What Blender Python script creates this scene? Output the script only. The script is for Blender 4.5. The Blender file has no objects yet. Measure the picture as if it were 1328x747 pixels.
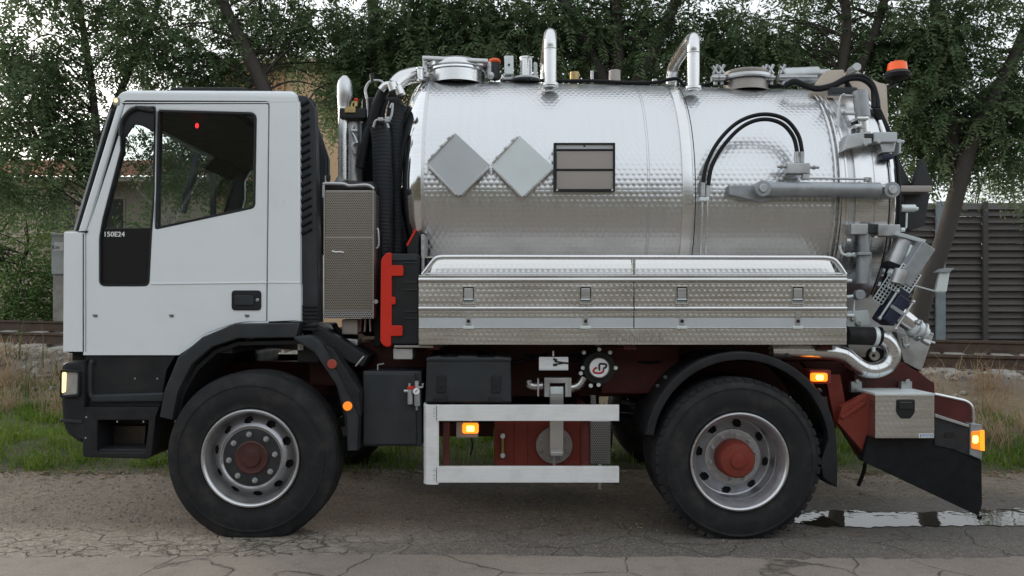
import bpy, bmesh, math, random
import numpy as np
from mathutils import Vector, Matrix
from mathutils.geometry import tessellate_polygon
R = math.radians
SC = bpy.context.scene
COL = SC.collection
random.seed(7)

# ------------------------------------------------------------------ camera
CX, CD, CZ, F, H = 3.239, 5.0, 1.478, 1025.0, 395.0      # F: focal length in photo pixels, H: row of the horizon
cam = bpy.data.cameras.new('camera')
cam.sensor_width = 36.0
cam.lens = F / 1328.0 * 36.0
cam.shift_y = (H - 373.5) / 1328.0
cam.clip_end = 2000.0
cam.clip_start = 0.05
cam_o = bpy.data.objects.new('camera', cam)
cam_o.location = (CX, -CD, CZ)
cam_o.rotation_euler = (R(90), 0, 0)
COL.objects.link(cam_o)
SC.camera = cam_o

# ------------------------------------------------------------------ sky, sun, exposure
SUN_AZ, SUN_EL = R(-52), R(9)            # dawn: low sun behind the trees, left of the picture
w = bpy.data.worlds.new('World')
SC.world = w
w.use_nodes = True
nt = w.node_tree
bg = nt.nodes['Background']
sky = nt.nodes.new('ShaderNodeTexSky')
sky.sky_type = 'NISHITA'
sky.sun_disc = False
sky.sun_elevation = SUN_EL
sky.sun_rotation = SUN_AZ
sky.altitude = 100
sky.air_density = 1.0
sky.dust_density = 3.0
sky.ozone_density = 1.0
hs = nt.nodes.new('ShaderNodeHueSaturation')
hs.inputs['Saturation'].default_value = 0.30
nt.links.new(sky.outputs[0], hs.inputs['Color'])
# a thin, even overcast over the clear sky: brightest overhead, as the soft shadeless light of the photograph implies
tcw = nt.nodes.new('ShaderNodeTexCoord'); sxw = nt.nodes.new('ShaderNodeSeparateXYZ'); nt.links.new(tcw.outputs['Generated'], sxw.inputs[0])
gr = nt.nodes.new('ShaderNodeMapRange'); gr.inputs[1].default_value = 0.0; gr.inputs[2].default_value = 1.0
gr.inputs[3].default_value = 0.62; gr.inputs[4].default_value = 1.0; nt.links.new(sxw.outputs[2], gr.inputs[0])
veil = nt.nodes.new('ShaderNodeVectorMath'); veil.operation = 'SCALE'; veil.inputs[0].default_value = (4.5, 4.75, 4.95)
nt.links.new(gr.outputs[0], veil.inputs['Scale'])
addw = nt.nodes.new('ShaderNodeVectorMath'); addw.operation = 'ADD'
nt.links.new(hs.outputs[0], addw.inputs[0]); nt.links.new(veil.outputs[0], addw.inputs[1])
nt.links.new(addw.outputs[0], bg.inputs[0])
bg.inputs[1].default_value = 0.10
sun = bpy.data.lights.new('sun', 'SUN')
sun.energy = 0.5
sun.angle = R(12)
sun.color = (1.0, 0.82, 0.62)
sun_o = bpy.data.objects.new('sun', sun)
sdir = Vector((math.sin(SUN_AZ) * math.cos(SUN_EL), math.cos(SUN_AZ) * math.cos(SUN_EL), math.sin(SUN_EL)))
sun_o.rotation_euler = sdir.to_track_quat('Z', 'Y').to_euler()
COL.objects.link(sun_o)
SC.view_settings.view_transform = 'Standard'
SC.view_settings.look = 'None'
SC.view_settings.gamma = 1.0
SC.view_settings.exposure = 1.02
SC.cycles.max_bounces = 8
SC.cycles.transparent_max_bounces = 16

# ------------------------------------------------------------------ pixel <-> world at a real distance
def X(px, y=0.0): return CX + (px - 664.0) * (CD + y) / F
def Z(py, y=0.0): return CZ + (H - py) * (CD + y) / F
def P(px, py, y=0.0): return Vector((X(px, y), y, Z(py, y)))

# ------------------------------------------------------------------ materials
MATS = {}
def new_mat(name):
    m = bpy.data.materials.new(name)
    m.use_nodes = True
    n = m.node_tree.nodes
    return m, m.node_tree, n['Principled BSDF']

def mat(name, col, rough=0.5, metal=0.0, noise=0.0, nscale=20.0, bump=0.0, bscale=200.0, coat=0.0, emit=None, estr=0.0, spec=None, dirt=None, dirtscale=6.0, dirtamt=0.5, stretch=(1, 1, 1)):
    m, t, b = new_mat(name)
    N, L = t.nodes, t.links
    b.inputs['Base Color'].default_value = (*col, 1)
    b.inputs['Roughness'].default_value = rough
    b.inputs['Metallic'].default_value = metal
    b.inputs['Coat Weight'].default_value = coat
    b.inputs['Coat Roughness'].default_value = 0.08
    if spec is not None: b.inputs['Specular IOR Level'].default_value = spec
    tc = N.new('ShaderNodeTexCoord')
    mp = N.new('ShaderNodeMapping'); mp.inputs['Scale'].default_value = stretch
    L.new(tc.outputs['Object'], mp.inputs[0])
    src = None
    if noise > 0:
        nz = N.new('ShaderNodeTexNoise'); nz.inputs['Scale'].default_value = nscale; nz.inputs['Detail'].default_value = 5
        L.new(mp.outputs[0], nz.inputs['Vector'])
        mr = N.new('ShaderNodeMapRange'); mr.inputs[1].default_value = 0.3; mr.inputs[2].default_value = 0.7
        mr.inputs[3].default_value = 1 - noise; mr.inputs[4].default_value = 1 + noise
        L.new(nz.outputs[0], mr.inputs[0])
        mx = N.new('ShaderNodeVectorMath'); mx.operation = 'SCALE'; mx.inputs[0].default_value = col
        L.new(mr.outputs[0], mx.inputs['Scale'])
        src = mx.outputs[0]
        rr = N.new('ShaderNodeMapRange'); rr.inputs[1].default_value = 0.3; rr.inputs[2].default_value = 0.7
        rr.inputs[3].default_value = max(0.02, rough * (1 - noise)); rr.inputs[4].default_value = min(1, rough * (1 + noise))
        L.new(nz.outputs[0], rr.inputs[0]); L.new(rr.outputs[0], b.inputs['Roughness'])
    if dirt is not None:
        dz = N.new('ShaderNodeTexNoise'); dz.inputs['Scale'].default_value = dirtscale; dz.inputs['Detail'].default_value = 8; dz.inputs['Roughness'].default_value = 0.65
        L.new(tc.outputs['Object'], dz.inputs['Vector'])
        dr = N.new('ShaderNodeMapRange'); dr.inputs[1].default_value = 0.48; dr.inputs[2].default_value = 0.7; dr.inputs[4].default_value = dirtamt
        L.new(dz.outputs[0], dr.inputs[0])
        mc = N.new('ShaderNodeMix'); mc.data_type = 'RGBA'
        L.new(dr.outputs[0], mc.inputs[0])
        if src: L.new(src, mc.inputs[6])
        else: mc.inputs[6].default_value = (*col, 1)
        mc.inputs[7].default_value = (*dirt, 1)
        src = mc.outputs[2]
    if src: L.new(src, b.inputs['Base Color'])
    if bump > 0:
        bz = N.new('ShaderNodeTexNoise'); bz.inputs['Scale'].default_value = bscale; bz.inputs['Detail'].default_value = 4
        L.new(mp.outputs[0], bz.inputs['Vector'])
        bp = N.new('ShaderNodeBump'); bp.inputs['Strength'].default_value = bump; bp.inputs['Distance'].default_value = 0.01
        L.new(bz.outputs[0], bp.inputs['Height']); L.new(bp.outputs[0], b.inputs['Normal'])
    if emit:
        b.inputs['Emission Color'].default_value = (*emit, 1); b.inputs['Emission Strength'].default_value = estr
    MATS[name] = m
    return m

def hexdist(t, vec, a):
    """distance to the nearest point of a hexagonal grid of pitch a, in units of a"""
    N, L = t.nodes, t.links
    outs = []
    for off in ((0, 0, 0), (0.5, 0.5, 0)):
        mp = N.new('ShaderNodeMapping'); mp.inputs['Scale'].default_value = (1 / a, 1 / (a * 1.732), 0); mp.inputs['Location'].default_value = off
        L.new(vec, mp.inputs[0])
        fr = N.new('ShaderNodeVectorMath'); fr.operation = 'FRACTION'; L.new(mp.outputs[0], fr.inputs[0])
        sb = N.new('ShaderNodeVectorMath'); sb.operation = 'SUBTRACT'; L.new(fr.outputs[0], sb.inputs[0]); sb.inputs[1].default_value = (0.5, 0.5, 0)
        ml = N.new('ShaderNodeVectorMath'); ml.operation = 'MULTIPLY'; L.new(sb.outputs[0], ml.inputs[0]); ml.inputs[1].default_value = (1, 1.732, 0)
        ln = N.new('ShaderNodeVectorMath'); ln.operation = 'LENGTH'; L.new(ml.outputs[0], ln.inputs[0])
        outs.append(ln.outputs['Value'])
    mn = N.new('ShaderNodeMath'); mn.operation = 'MINIMUM'
    L.new(outs[0], mn.inputs[0]); L.new(outs[1], mn.inputs[1])
    return mn.outputs[0]

def steel_mat(name, col, rough, pitch=0.0, depth=0.0, tank=None, brush=0.25, wob=0.0):
    """brushed stainless steel, with an embossed hexagonal dimple pattern when pitch > 0"""
    m, t, b = new_mat(name)
    N, L = t.nodes, t.links
    b.inputs['Metallic'].default_value = 1.0
    tc = N.new('ShaderNodeTexCoord')
    sx = N.new('ShaderNodeSeparateXYZ'); L.new(tc.outputs['Object'], sx.inputs[0])
    cb = N.new('ShaderNodeCombineXYZ')
    L.new(sx.outputs[0], cb.inputs[0])
    if tank:
        y0, z0, rad = tank
        ay = N.new('ShaderNodeMath'); ay.operation = 'SUBTRACT'; ay.inputs[1].default_value = y0; L.new(sx.outputs[1], ay.inputs[0])
        az = N.new('ShaderNodeMath'); az.operation = 'SUBTRACT'; az.inputs[1].default_value = z0; L.new(sx.outputs[2], az.inputs[0])
        at = N.new('ShaderNodeMath'); at.operation = 'ARCTAN2'; L.new(az.outputs[0], at.inputs[0]); L.new(ay.outputs[0], at.inputs[1])
        ar = N.new('ShaderNodeMath'); ar.operation = 'MULTIPLY'; ar.inputs[1].default_value = rad; L.new(at.outputs[0], ar.inputs[0])
        L.new(ar.outputs[0], cb.inputs[1])
    else:
        L.new(sx.outputs[2], cb.inputs[1])
    # brushing and faint smears
    mp = N.new('ShaderNodeMapping'); mp.inputs['Scale'].default_value = (25, 1.5, 20) if tank else (2, 70, 20)
    L.new(cb.outputs[0], mp.inputs[0])
    nz = N.new('ShaderNodeTexNoise'); nz.inputs['Scale'].default_value = 1.0; nz.inputs['Detail'].default_value = 4
    L.new(mp.outputs[0], nz.inputs['Vector'])
    n2 = N.new('ShaderNodeTexNoise'); n2.inputs['Scale'].default_value = 2.2; n2.inputs['Detail'].default_value = 6
    L.new(tc.outputs['Object'], n2.inputs['Vector'])
    ad = N.new('ShaderNodeMath'); ad.operation = 'ADD'; L.new(nz.outputs[0], ad.inputs[0]); L.new(n2.outputs[0], ad.inputs[1])
    mr = N.new('ShaderNodeMapRange'); mr.inputs[1].default_value = 0.7; mr.inputs[2].default_value = 1.3
    mr.inputs[3].default_value = rough * (1 - brush); mr.inputs[4].default_value = rough * (1 + brush)
    L.new(ad.outputs[0], mr.inputs[0]); L.new(mr.outputs[0], b.inputs['Roughness'])
    mr2 = N.new('ShaderNodeMapRange'); mr2.inputs[1].default_value = 0.7; mr2.inputs[2].default_value = 1.3
    mr2.inputs[3].default_value = 1 - brush * .3; mr2.inputs[4].default_value = 1 + brush * .2
    L.new(ad.outputs[0], mr2.inputs[0])
    vs = N.new('ShaderNodeVectorMath'); vs.operation = 'SCALE'; vs.inputs[0].default_value = col; L.new(mr2.outputs[0], vs.inputs['Scale'])
    L.new(vs.outputs[0], b.inputs['Base Color'])
    nrm = None
    if wob > 0:
        w1 = N.new('ShaderNodeTexNoise'); w1.inputs['Scale'].default_value = 3.0; w1.inputs['Detail'].default_value = 1
        L.new(tc.outputs['Object'], w1.inputs['Vector'])
        bw = N.new('ShaderNodeBump'); bw.inputs['Strength'].default_value = 1.0; bw.inputs['Distance'].default_value = wob
        L.new(w1.outputs[0], bw.inputs['Height']); nrm = bw.outputs[0]
    if pitch > 0:
        d = hexdist(t, cb.outputs[0], pitch)
        sm = N.new('ShaderNodeMapRange'); sm.interpolation_type = 'SMOOTHSTEP'
        sm.inputs[1].default_value = 0.08; sm.inputs[2].default_value = 0.52; sm.inputs[3].default_value = 1.0; sm.inputs[4].default_value = 0.0
        L.new(d, sm.inputs[0])
        bp = N.new('ShaderNodeBump'); bp.inputs['Strength'].default_value = 1.0; bp.inputs['Distance'].default_value = depth
        L.new(sm.outputs[0], bp.inputs['Height'])
        if nrm: L.new(nrm, bp.inputs['Normal'])
        nrm = bp.outputs[0]
    if nrm: L.new(nrm, b.inputs['Normal'])
    MATS[name] = m
    return m

def perf_mat(name, col, pitch, hole=0.32):
    m, t, b = new_mat(name)
    N, L = t.nodes, t.links
    tc = N.new('ShaderNodeTexCoord')
    sx = N.new('ShaderNodeSeparateXYZ'); L.new(tc.outputs['Object'], sx.inputs[0])
    cb = N.new('ShaderNodeCombineXYZ'); L.new(sx.outputs[0], cb.inputs[0]); L.new(sx.outputs[2], cb.inputs[1])
    d = hexdist(t, cb.outputs[0], pitch)
    st = N.new('ShaderNodeMapRange'); st.inputs[1].default_value = hole - 0.05; st.inputs[2].default_value = hole + 0.05
    L.new(d, st.inputs[0])
    mx = N.new('ShaderNodeMix'); mx.data_type = 'RGBA'; mx.inputs[6].default_value = (0.012, 0.011, 0.01, 1); mx.inputs[7].default_value = (*col, 1)
    L.new(st.outputs[0], mx.inputs[0]); L.new(mx.outputs[2], b.inputs['Base Color'])
    L.new(st.outputs[0], b.inputs['Metallic'])
    b.inputs['Roughness'].default_value = 0.42
    bp = N.new('ShaderNodeBump'); bp.inputs['Distance'].default_value = 0.002; L.new(st.outputs[0], bp.inputs['Height']); L.new(bp.outputs[0], b.inputs['Normal'])
    MATS[name] = m
    return m

def glass_mat(name, tint, refl=1.0):
    m = bpy.data.materials.new(name); m.use_nodes = True
    t = m.node_tree; t.nodes.clear(); N, L = t.nodes, t.links
    out = N.new('ShaderNodeOutputMaterial'); mix = N.new('ShaderNodeMixShader')
    fr = N.new('ShaderNodeFresnel'); fr.inputs[0].default_value = 1.45
    tr = N.new('ShaderNodeBsdfTransparent'); tr.inputs[0].default_value = (*tint, 1)
    gl = N.new('ShaderNodeBsdfGlossy'); gl.inputs['Roughness'].default_value = 0.02; gl.inputs[0].default_value = (refl, refl, refl, 1)
    ge = N.new('ShaderNodeNewGeometry'); ft = N.new('ShaderNodeMath'); ft.operation = 'MULTIPLY_ADD'    # no reflection where light leaves the pane
    ft.inputs[1].default_value = -1.0; ft.inputs[2].default_value = 1.0; L.new(ge.outputs['Backfacing'], ft.inputs[0])
    fm = N.new('ShaderNodeMath'); fm.operation = 'MULTIPLY'; L.new(fr.outputs[0], fm.inputs[0]); L.new(ft.outputs[0], fm.inputs[1])
    L.new(fm.outputs[0], mix.inputs[0]); L.new(tr.outputs[0], mix.inputs[1]); L.new(gl.outputs[0], mix.inputs[2]); L.new(mix.outputs[0], out.inputs[0])
    MATS[name] = m
    return m

def leaf_mat(name, c1, c2, trans=0.35):
    m = bpy.data.materials.new(name); m.use_nodes = True
    t = m.node_tree; t.nodes.clear(); N, L = t.nodes, t.links
    out = N.new('ShaderNodeOutputMaterial')
    tc = N.new('ShaderNodeTexCoord')
    nz = N.new('ShaderNodeTexNoise'); nz.inputs['Scale'].default_value = 1.6; nz.inputs['Detail'].default_value = 6; nz.inputs['Roughness'].default_value = 0.75
    L.new(tc.outputs['Object'], nz.inputs['Vector'])
    cr = N.new('ShaderNodeMapRange'); cr.inputs[1].default_value = 0.35; cr.inputs[2].default_value = 0.68; L.new(nz.outputs[0], cr.inputs[0])
    mx = N.new('ShaderNodeMix'); mx.data_type = 'RGBA'; mx.inputs[6].default_value = (*c1, 1); mx.inputs[7].default_value = (*c2, 1); L.new(cr.outputs[0], mx.inputs[0])
    b = N.new('ShaderNodeBsdfPrincipled'); b.inputs['Roughness'].default_value = 0.5; b.inputs['Specular IOR Level'].default_value = 0.3
    L.new(mx.outputs[2], b.inputs['Base Color'])
    tl = N.new('ShaderNodeBsdfTranslucent'); L.new(mx.outputs[2], tl.inputs[0])
    ms = N.new('ShaderNodeMixShader'); ms.inputs[0].default_value = trans
    L.new(b.outputs[0], ms.inputs[1]); L.new(tl.outputs[0], ms.inputs[2]); L.new(ms.outputs[0], out.inputs[0])
    MATS[name] = m
    return m

TANK_Y, TANK_Z, TANK_R = 1.25, 2.25, 0.93
mat('white_paint', (0.745, 0.79, 0.815), 0.36, coat=0.5, noise=0.012, nscale=3, dirt=(0.5, 0.47, 0.42), dirtscale=2.5, dirtamt=0.10)
mat('black_plastic', (0.014, 0.0155, 0.018), 0.5, spec=0.3, noise=0.2, nscale=8, bump=0.15, bscale=300, dirt=(0.05, 0.045, 0.04), dirtscale=5, dirtamt=0.25)
mat('grey_plastic', (0.026, 0.030, 0.035), 0.48, spec=0.35, noise=0.15, nscale=8, bump=0.1, bscale=300, dirt=(0.07, 0.065, 0.06), dirtscale=5, dirtamt=0.25)
mat('interior', (0.035, 0.037, 0.042), 0.8, noise=0.2, nscale=10)
mat('rubber', (0.014, 0.015, 0.017), 0.75, spec=0.3, noise=0.25, nscale=9, bump=0.2, bscale=150, dirt=(0.05, 0.045, 0.04), dirtscale=7, dirtamt=0.6)
mat('hose', (0.010, 0.011, 0.013), 0.45, spec=0.2, noise=0.2, nscale=20)
mat('ribbed_hose', (0.014, 0.017, 0.021), 0.6, spec=0.3, noise=0.3, nscale=4)
mat('chassis_red', (0.075, 0.016, 0.014), 0.5, spec=0.3, noise=0.25, nscale=5, dirt=(0.025, 0.018, 0.016), dirtscale=6, dirtamt=0.6)
mat('oxide_red', (0.21, 0.036, 0.024), 0.55, spec=0.3, noise=0.2, nscale=12, dirt=(0.05, 0.03, 0.024), dirtscale=12, dirtamt=0.5)
mat('bright_red', (0.58, 0.030, 0.016), 0.5, noise=0.06, nscale=5, spec=0.25)
mat('hub_red', (0.055, 0.016, 0.013), 0.55, noise=0.25, nscale=12)
mat('rim_shade', (0.16, 0.158, 0.16), 0.5, metal=0.4, noise=0.3, nscale=9)  # shading of the front rim's valley put into a darker grey
mat('bounce_plate', (0.58, 0.54, 0.50), 0.6, metal=0.2, noise=0.2, nscale=6)  # pale surface for the added plate that brightens the lower tank
mat('silver_paint', (0.46, 0.465, 0.49), 0.36, metal=0.75, noise=0.12, nscale=8, dirt=(0.16, 0.14, 0.12), dirtscale=9, dirtamt=0.5)
mat('dark_hub', (0.030, 0.032, 0.036), 0.5, metal=0.3, noise=0.2, nscale=20)
mat('alloy', (0.80, 0.81, 0.82), 0.5, metal=0.15, noise=0.05, nscale=6, stretch=(1, 1, 20), dirt=(0.3, 0.28, 0.25), dirtscale=5, dirtamt=0.25)
mat('zinc', (0.46, 0.47, 0.48), 0.42, metal=0.85, noise=0.2, nscale=9)
mat('cast_grey', (0.32, 0.34, 0.36), 0.45, metal=0.5, noise=0.15, nscale=12)
mat('blue_cast', (0.008, 0.014, 0.038), 0.4, noise=0.2, nscale=20)
mat('beige_plate', (0.52, 0.45, 0.38), 0.5, metal=0.35, noise=0.1, nscale=4)
mat('brass', (0.40, 0.30, 0.14), 0.4, metal=0.9, noise=0.2, nscale=15)
mat('plate_grey', (0.50, 0.535, 0.555), 0.55, metal=0.25, noise=0.06, nscale=3)
mat('plate_light', (0.68, 0.74, 0.75), 0.5, metal=0.3, noise=0.06, nscale=3)
mat('warm_plate', (0.36, 0.33, 0.31), 0.45, metal=0.7, noise=0.06, nscale=3)
mat('black_gloss', (0.012, 0.014, 0.016), 0.12, coat=0.3)
mat('gap', (0.012, 0.012, 0.013), 0.8)
mat('white_print', (0.75, 0.75, 0.75), 0.6)
mat('black_print', (0.012, 0.012, 0.012), 0.6)
mat('red_print', (0.42, 0.03, 0.02), 0.6)
mat('blue_print', (0.12, 0.25, 0.42), 0.5)
mat('gauge_white', (0.8, 0.82, 0.85), 0.3)
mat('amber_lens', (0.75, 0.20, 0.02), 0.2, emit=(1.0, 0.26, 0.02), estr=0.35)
mat('amber_lit', (0.8, 0.25, 0.02), 0.2, emit=(1.0, 0.22, 0.01), estr=0.9)
mat('amber_core', (0.9, 0.5, 0.1), 0.2, emit=(1.0, 0.50, 0.06), estr=5.0)
mat('beacon_lens', (0.72, 0.10, 0.02), 0.2, emit=(1.0, 0.12, 0.01), estr=0.15)
mat('red_lens', (0.35, 0.06, 0.04), 0.3)
mat('red_lamp', (0.6, 0.02, 0.02), 0.3, emit=(1, 0.02, 0.03), estr=1.6)
mat('head_core', (0.9, 0.75, 0.4), 0.2, emit=(1.0, 0.62, 0.20), estr=1.3)
mat('pale_lens', (0.33, 0.32, 0.30), 0.25, noise=0.1, nscale=30)
mat('head_reflector', (0.40, 0.39, 0.37), 0.35, metal=0.2, noise=0.15, nscale=60)
mat('orange_cap', (0.75, 0.10, 0.02), 0.4)
steel_mat('tank_steel', (0.615, 0.625, 0.64), 0.31, pitch=0.040, depth=0.0013, tank=(TANK_Y, TANK_Z, TANK_R), brush=0.10, wob=0.012)
steel_mat('quilt_steel', (0.66, 0.65, 0.635), 0.30, pitch=0.036, depth=0.0012)
steel_mat('mirror_steel', (0.72, 0.73, 0.74), 0.09, wob=0.02)
steel_mat('satin_steel', (0.68, 0.685, 0.69), 0.27)
steel_mat('plain_steel', (0.58, 0.59, 0.605), 0.36)
perf_mat('perforated', (0.34, 0.31, 0.27), 0.0125, 0.30)
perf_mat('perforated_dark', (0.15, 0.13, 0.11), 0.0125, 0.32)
perf_mat('perforated_fine', (0.45, 0.45, 0.45), 0.014, 0.33)
glass_mat('glass', (0.83, 0.86, 0.86), 1.0)
glass_mat('lens', (0.9, 0.9, 0.88))

# ------------------------------------------------------------------ mesh building
def ccw(p):
    a = sum(p[i][0] * p[(i + 1) % len(p)][1] - p[(i + 1) % len(p)][0] * p[i][1] for i in range(len(p)))
    return p if a > 0 else list(reversed(p))

def offset(p, b):
    n = len(p); o = []
    for i in range(n):
        a, c, e = p[i - 1], p[i], p[(i + 1) % n]
        d1 = Vector((c[0] - a[0], c[1] - a[1])); d2 = Vector((e[0] - c[0], e[1] - c[1]))
        if d1.length < 1e-9: d1 = d2
        if d2.length < 1e-9: d2 = d1
        d1.normalize(); d2.normalize()
        n1 = Vector((-d1.y, d1.x)); n2 = Vector((-d2.y, d2.x))
        m = n1 + n2
        k = m.length_squared
        m = m * (2.0 / k) if k > 0.3 else n1
        o.append((c[0] + m.x * b, c[1] + m.y * b))
    return o

def rnd(pts, seg=5):
    """polygon with rounded corners: points (x, y) or (x, y, radius)"""
    out = []; n = len(pts)
    for i in range(n):
        c = Vector(pts[i][:2]); r = pts[i][2] if len(pts[i]) > 2 else 0
        if r <= 0: out.append((c.x, c.y)); continue
        a = Vector(pts[i - 1][:2]); e = Vector(pts[(i + 1) % n][:2])
        va, ve = a - c, e - c
        ra = min(r, va.length * 0.49); re = min(r, ve.length * 0.49)
        s, t = c + va.normalized() * ra, c + ve.normalized() * re
        for k in range(seg + 1):
            u = k / seg
            q = s * (1 - u) ** 2 + c * 2 * u * (1 - u) + t * u * u
            out.append((q.x, q.y))
    return out

def rect(x0, y0, x1, y1, r=0):
    return rnd([(x0, y0, r), (x1, y0, r), (x1, y1, r), (x0, y1, r)])

class MB:
    def __init__(s): s.v = []; s.f = []; s.wn = False
    def add(s, vs, fs):
        b = len(s.v); s.v += [tuple(v) for v in vs]; s.f += [tuple(i + b for i in f) for f in fs]; return s
    def box(s, x0, x1, y0, y1, z0, z1, b=0.0):
        x0, x1 = min(x0, x1), max(x0, x1); y0, y1 = min(y0, y1), max(y0, y1); z0, z1 = min(z0, z1), max(z0, z1)
        s.wn = True
        if b <= 0:
            vs = [(x, y, z) for z in (z0, z1) for y in (y0, y1) for x in (x0, x1)]
            return s.add(vs, [(0, 2, 3, 1), (4, 5, 7, 6), (0, 1, 5, 4), (2, 6, 7, 3), (0, 4, 6, 2), (1, 3, 7, 5)])
        b = min(b, (x1 - x0) * .45, (y1 - y0) * .45, (z1 - z0) * .45)
        bm = bmesh.new(); bmesh.ops.create_cube(bm, size=1)
        for v in bm.verts:
            v.co = Vector(((x0 + x1) / 2 + v.co.x * (x1 - x0), (y0 + y1) / 2 + v.co.y * (y1 - y0), (z0 + z1) / 2 + v.co.z * (z1 - z0)))
        bmesh.ops.bevel(bm, geom=bm.edges[:], offset=b, segments=2, profile=0.5, affect='EDGES')
        return s.bm(bm)
    def bm(s, bm):
        bm.verts.index_update()
        s.add([v.co for v in bm.verts], [[v.index for v in f.verts] for f in bm.faces]); bm.free(); return s
    def obox(s, c, ax, ay, az, b=0.0):
        """box with centre c and half-axis vectors"""
        k = len(s.v); s.box(-ax.length, ax.length, -ay.length, ay.length, -az.length, az.length, b)
        ux, uy, uz = ax.normalized(), ay.normalized(), az.normalized()
        for i in range(k, len(s.v)):
            q = s.v[i]; s.v[i] = tuple(c + ux * q[0] + uy * q[1] + uz * q[2])
        return s
    def pbox(s, px0, py0, px1, py1, y0, y1, b=0.004):
        return s.box(X(px0, y0), X(px1, y0), y0, y1, Z(py0, y0), Z(py1, y0), b)
    def plate(s, outline, y0, y1, holes=(), b=0.0, world=False):
        """polygon in photo pixels at depth y0 (or world x, z), extruded from y0 to y1 with a rounded front edge"""
        s.wn = True
        cv = (lambda q: (q[0], q[1])) if world else (lambda q: (X(q[0], y0), Z(q[1], y0)))
        loops = [ccw([cv(q) for q in outline])] + [list(reversed(ccw([cv(q) for q in h]))) for h in holes]
        sg = 1 if y1 > y0 else -1
        rings = []          # front face, bevel rows, back
        steps = [(1.0, 0.0), (0.3, 0.3), (0.0, 1.0)] if b > 0 else [(0.0, 0.0)]
        rows = [[[(q[0], y0 + sg * b * dy, q[1]) for q in offset(l, b * k)] for (k, dy) in steps] + [[(q[0], y1, q[1]) for q in l]] for l in loops]
        flat = [Vector((q[0], q[2], 0)) for r in rows for q in r[0]]
        tris = tessellate_polygon([[Vector((q[0], q[2], 0)) for q in r[0]] for r in rows])
        s.add([q for r in rows for q in r[0]], tris)
        s.add([q for r in rows for q in r[-1]], [tuple(reversed(t)) for t in tris])
        for r in rows:
            n = len(r[0])
            vs = [q for row in r for q in row]; fs = []
            for k in range(len(r) - 1):
                for i in range(n):
                    j = (i + 1) % n
                    fs.append((k * n + i, k * n + j, (k + 1) * n + j, (k + 1) * n + i))
            s.add(vs, fs)
        return s
    def tube(s, pts, r, seg=10, caps=True, closed=False):
        pts = [Vector(p) for p in pts]; n = len(pts)
        rs = r if isinstance(r, (list, tuple)) else [r] * n
        ref = None; vs = []; fs = []
        for i in range(n):
            if closed: d = pts[(i + 1) % n] - pts[i - 1]
            else: d = pts[min(i + 1, n - 1)] - pts[max(i - 1, 0)]
            if d.length < 1e-9: d = Vector((0, 0, 1))
            d.normalize()
            if ref is None:
                ref = d.orthogonal().normalized()
            ref = (ref - d * ref.dot(d))
            if ref.length < 1e-6: ref = d.orthogonal()
            ref.normalize(); bi = d.cross(ref)
            for k in range(seg):
                a = 2 * math.pi * k / seg
                vs.append(pts[i] + (ref * math.cos(a) + bi * math.sin(a)) * rs[i])
        m = n if closed else n - 1
        for i in range(m):
            j = (i + 1) % n
            for k in range(seg):
                l = (k + 1) % seg
                fs.append((i * seg + k, i * seg + l, j * seg + l, j * seg + k))
        if caps and not closed:
            fs.append(tuple(reversed(range(seg)))); fs.append(tuple((n - 1) * seg + k for k in range(seg)))
        return s.add(vs, fs)
    def cyl(s, p0, p1, r, seg=20, r1=None):
        return s.tube([p0, p1], [r, r if r1 is None else r1], seg)
    def lathe(s, prof, o, axis, seg=48, mask=None, closed=False):
        """profile of (radius, distance along axis)"""
        o = Vector(o); ax = Vector(axis).normalized(); u = ax.orthogonal().normalized()
        if abs(ax.y) > 0.9: u = Vector((1, 0, 0))
        w_ = ax.cross(u); n = len(prof); vs = []; fs = []
        for (r, t) in prof:
            for k in range(seg):
                a = 2 * math.pi * k / seg
                vs.append(o + ax * t + (u * math.cos(a) + w_ * math.sin(a)) * r)
        for i in range(n - 1):
            for k in range(seg):
                l = (k + 1) % seg
                if mask and mask((prof[i][0] + prof[i + 1][0]) / 2, (k + .5) / seg * 2 * math.pi): continue
                fs.append((i * seg + k, i * seg + l, (i + 1) * seg + l, (i + 1) * seg + k))
        return s.add(vs, fs)
    def disc(s, c, axis, r, t, seg=24, b=0.003):
        """short cylinder standing out along axis by t, rounded edge"""
        b = min(b, t * .45, r * .4)
        return s.lathe([(0.0001, 0), (r, 0), (r, t - b), (r - b, t), (0.0001, t)], c, axis, seg)
    def ball(s, c, r, seg=10, sq=(1, 1, 1)):
        c = Vector(c); vs = []; fs = []; m = seg // 2 + 1
        for i in range(m):
            t = math.pi * i / (m - 1)
            for k in range(seg):
                a = 2 * math.pi * k / seg
                vs.append(c + Vector((math.sin(t) * math.cos(a) * r * sq[0], math.sin(t) * math.sin(a) * r * sq[1], math.cos(t) * r * sq[2])))
        for i in range(m - 1):
            for k in range(seg):
                l = (k + 1) % seg
                fs.append((i * seg + k, i * seg + l, (i + 1) * seg + l, (i + 1) * seg + k))
        return s.add(vs, fs)

def finish(me, sharp=38):
    bm = bmesh.new(); bm.from_mesh(me)
    bmesh.ops.remove_doubles(bm, verts=bm.verts[:], dist=1e-5)
    bmesh.ops.recalc_face_normals(bm, faces=bm.faces[:])
    bm.to_mesh(me); bm.free()
    me.shade_smooth()
    me.set_sharp_from_angle(angle=R(sharp))

ROOTLOC = {}
def place(o, parent):
    COL.objects.link(o)
    if parent is not None:
        o.parent = parent
        o.matrix_parent_inverse = Matrix.Translation(-ROOTLOC.get(parent.name, Vector((0, 0, 0))))
    return o

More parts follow.
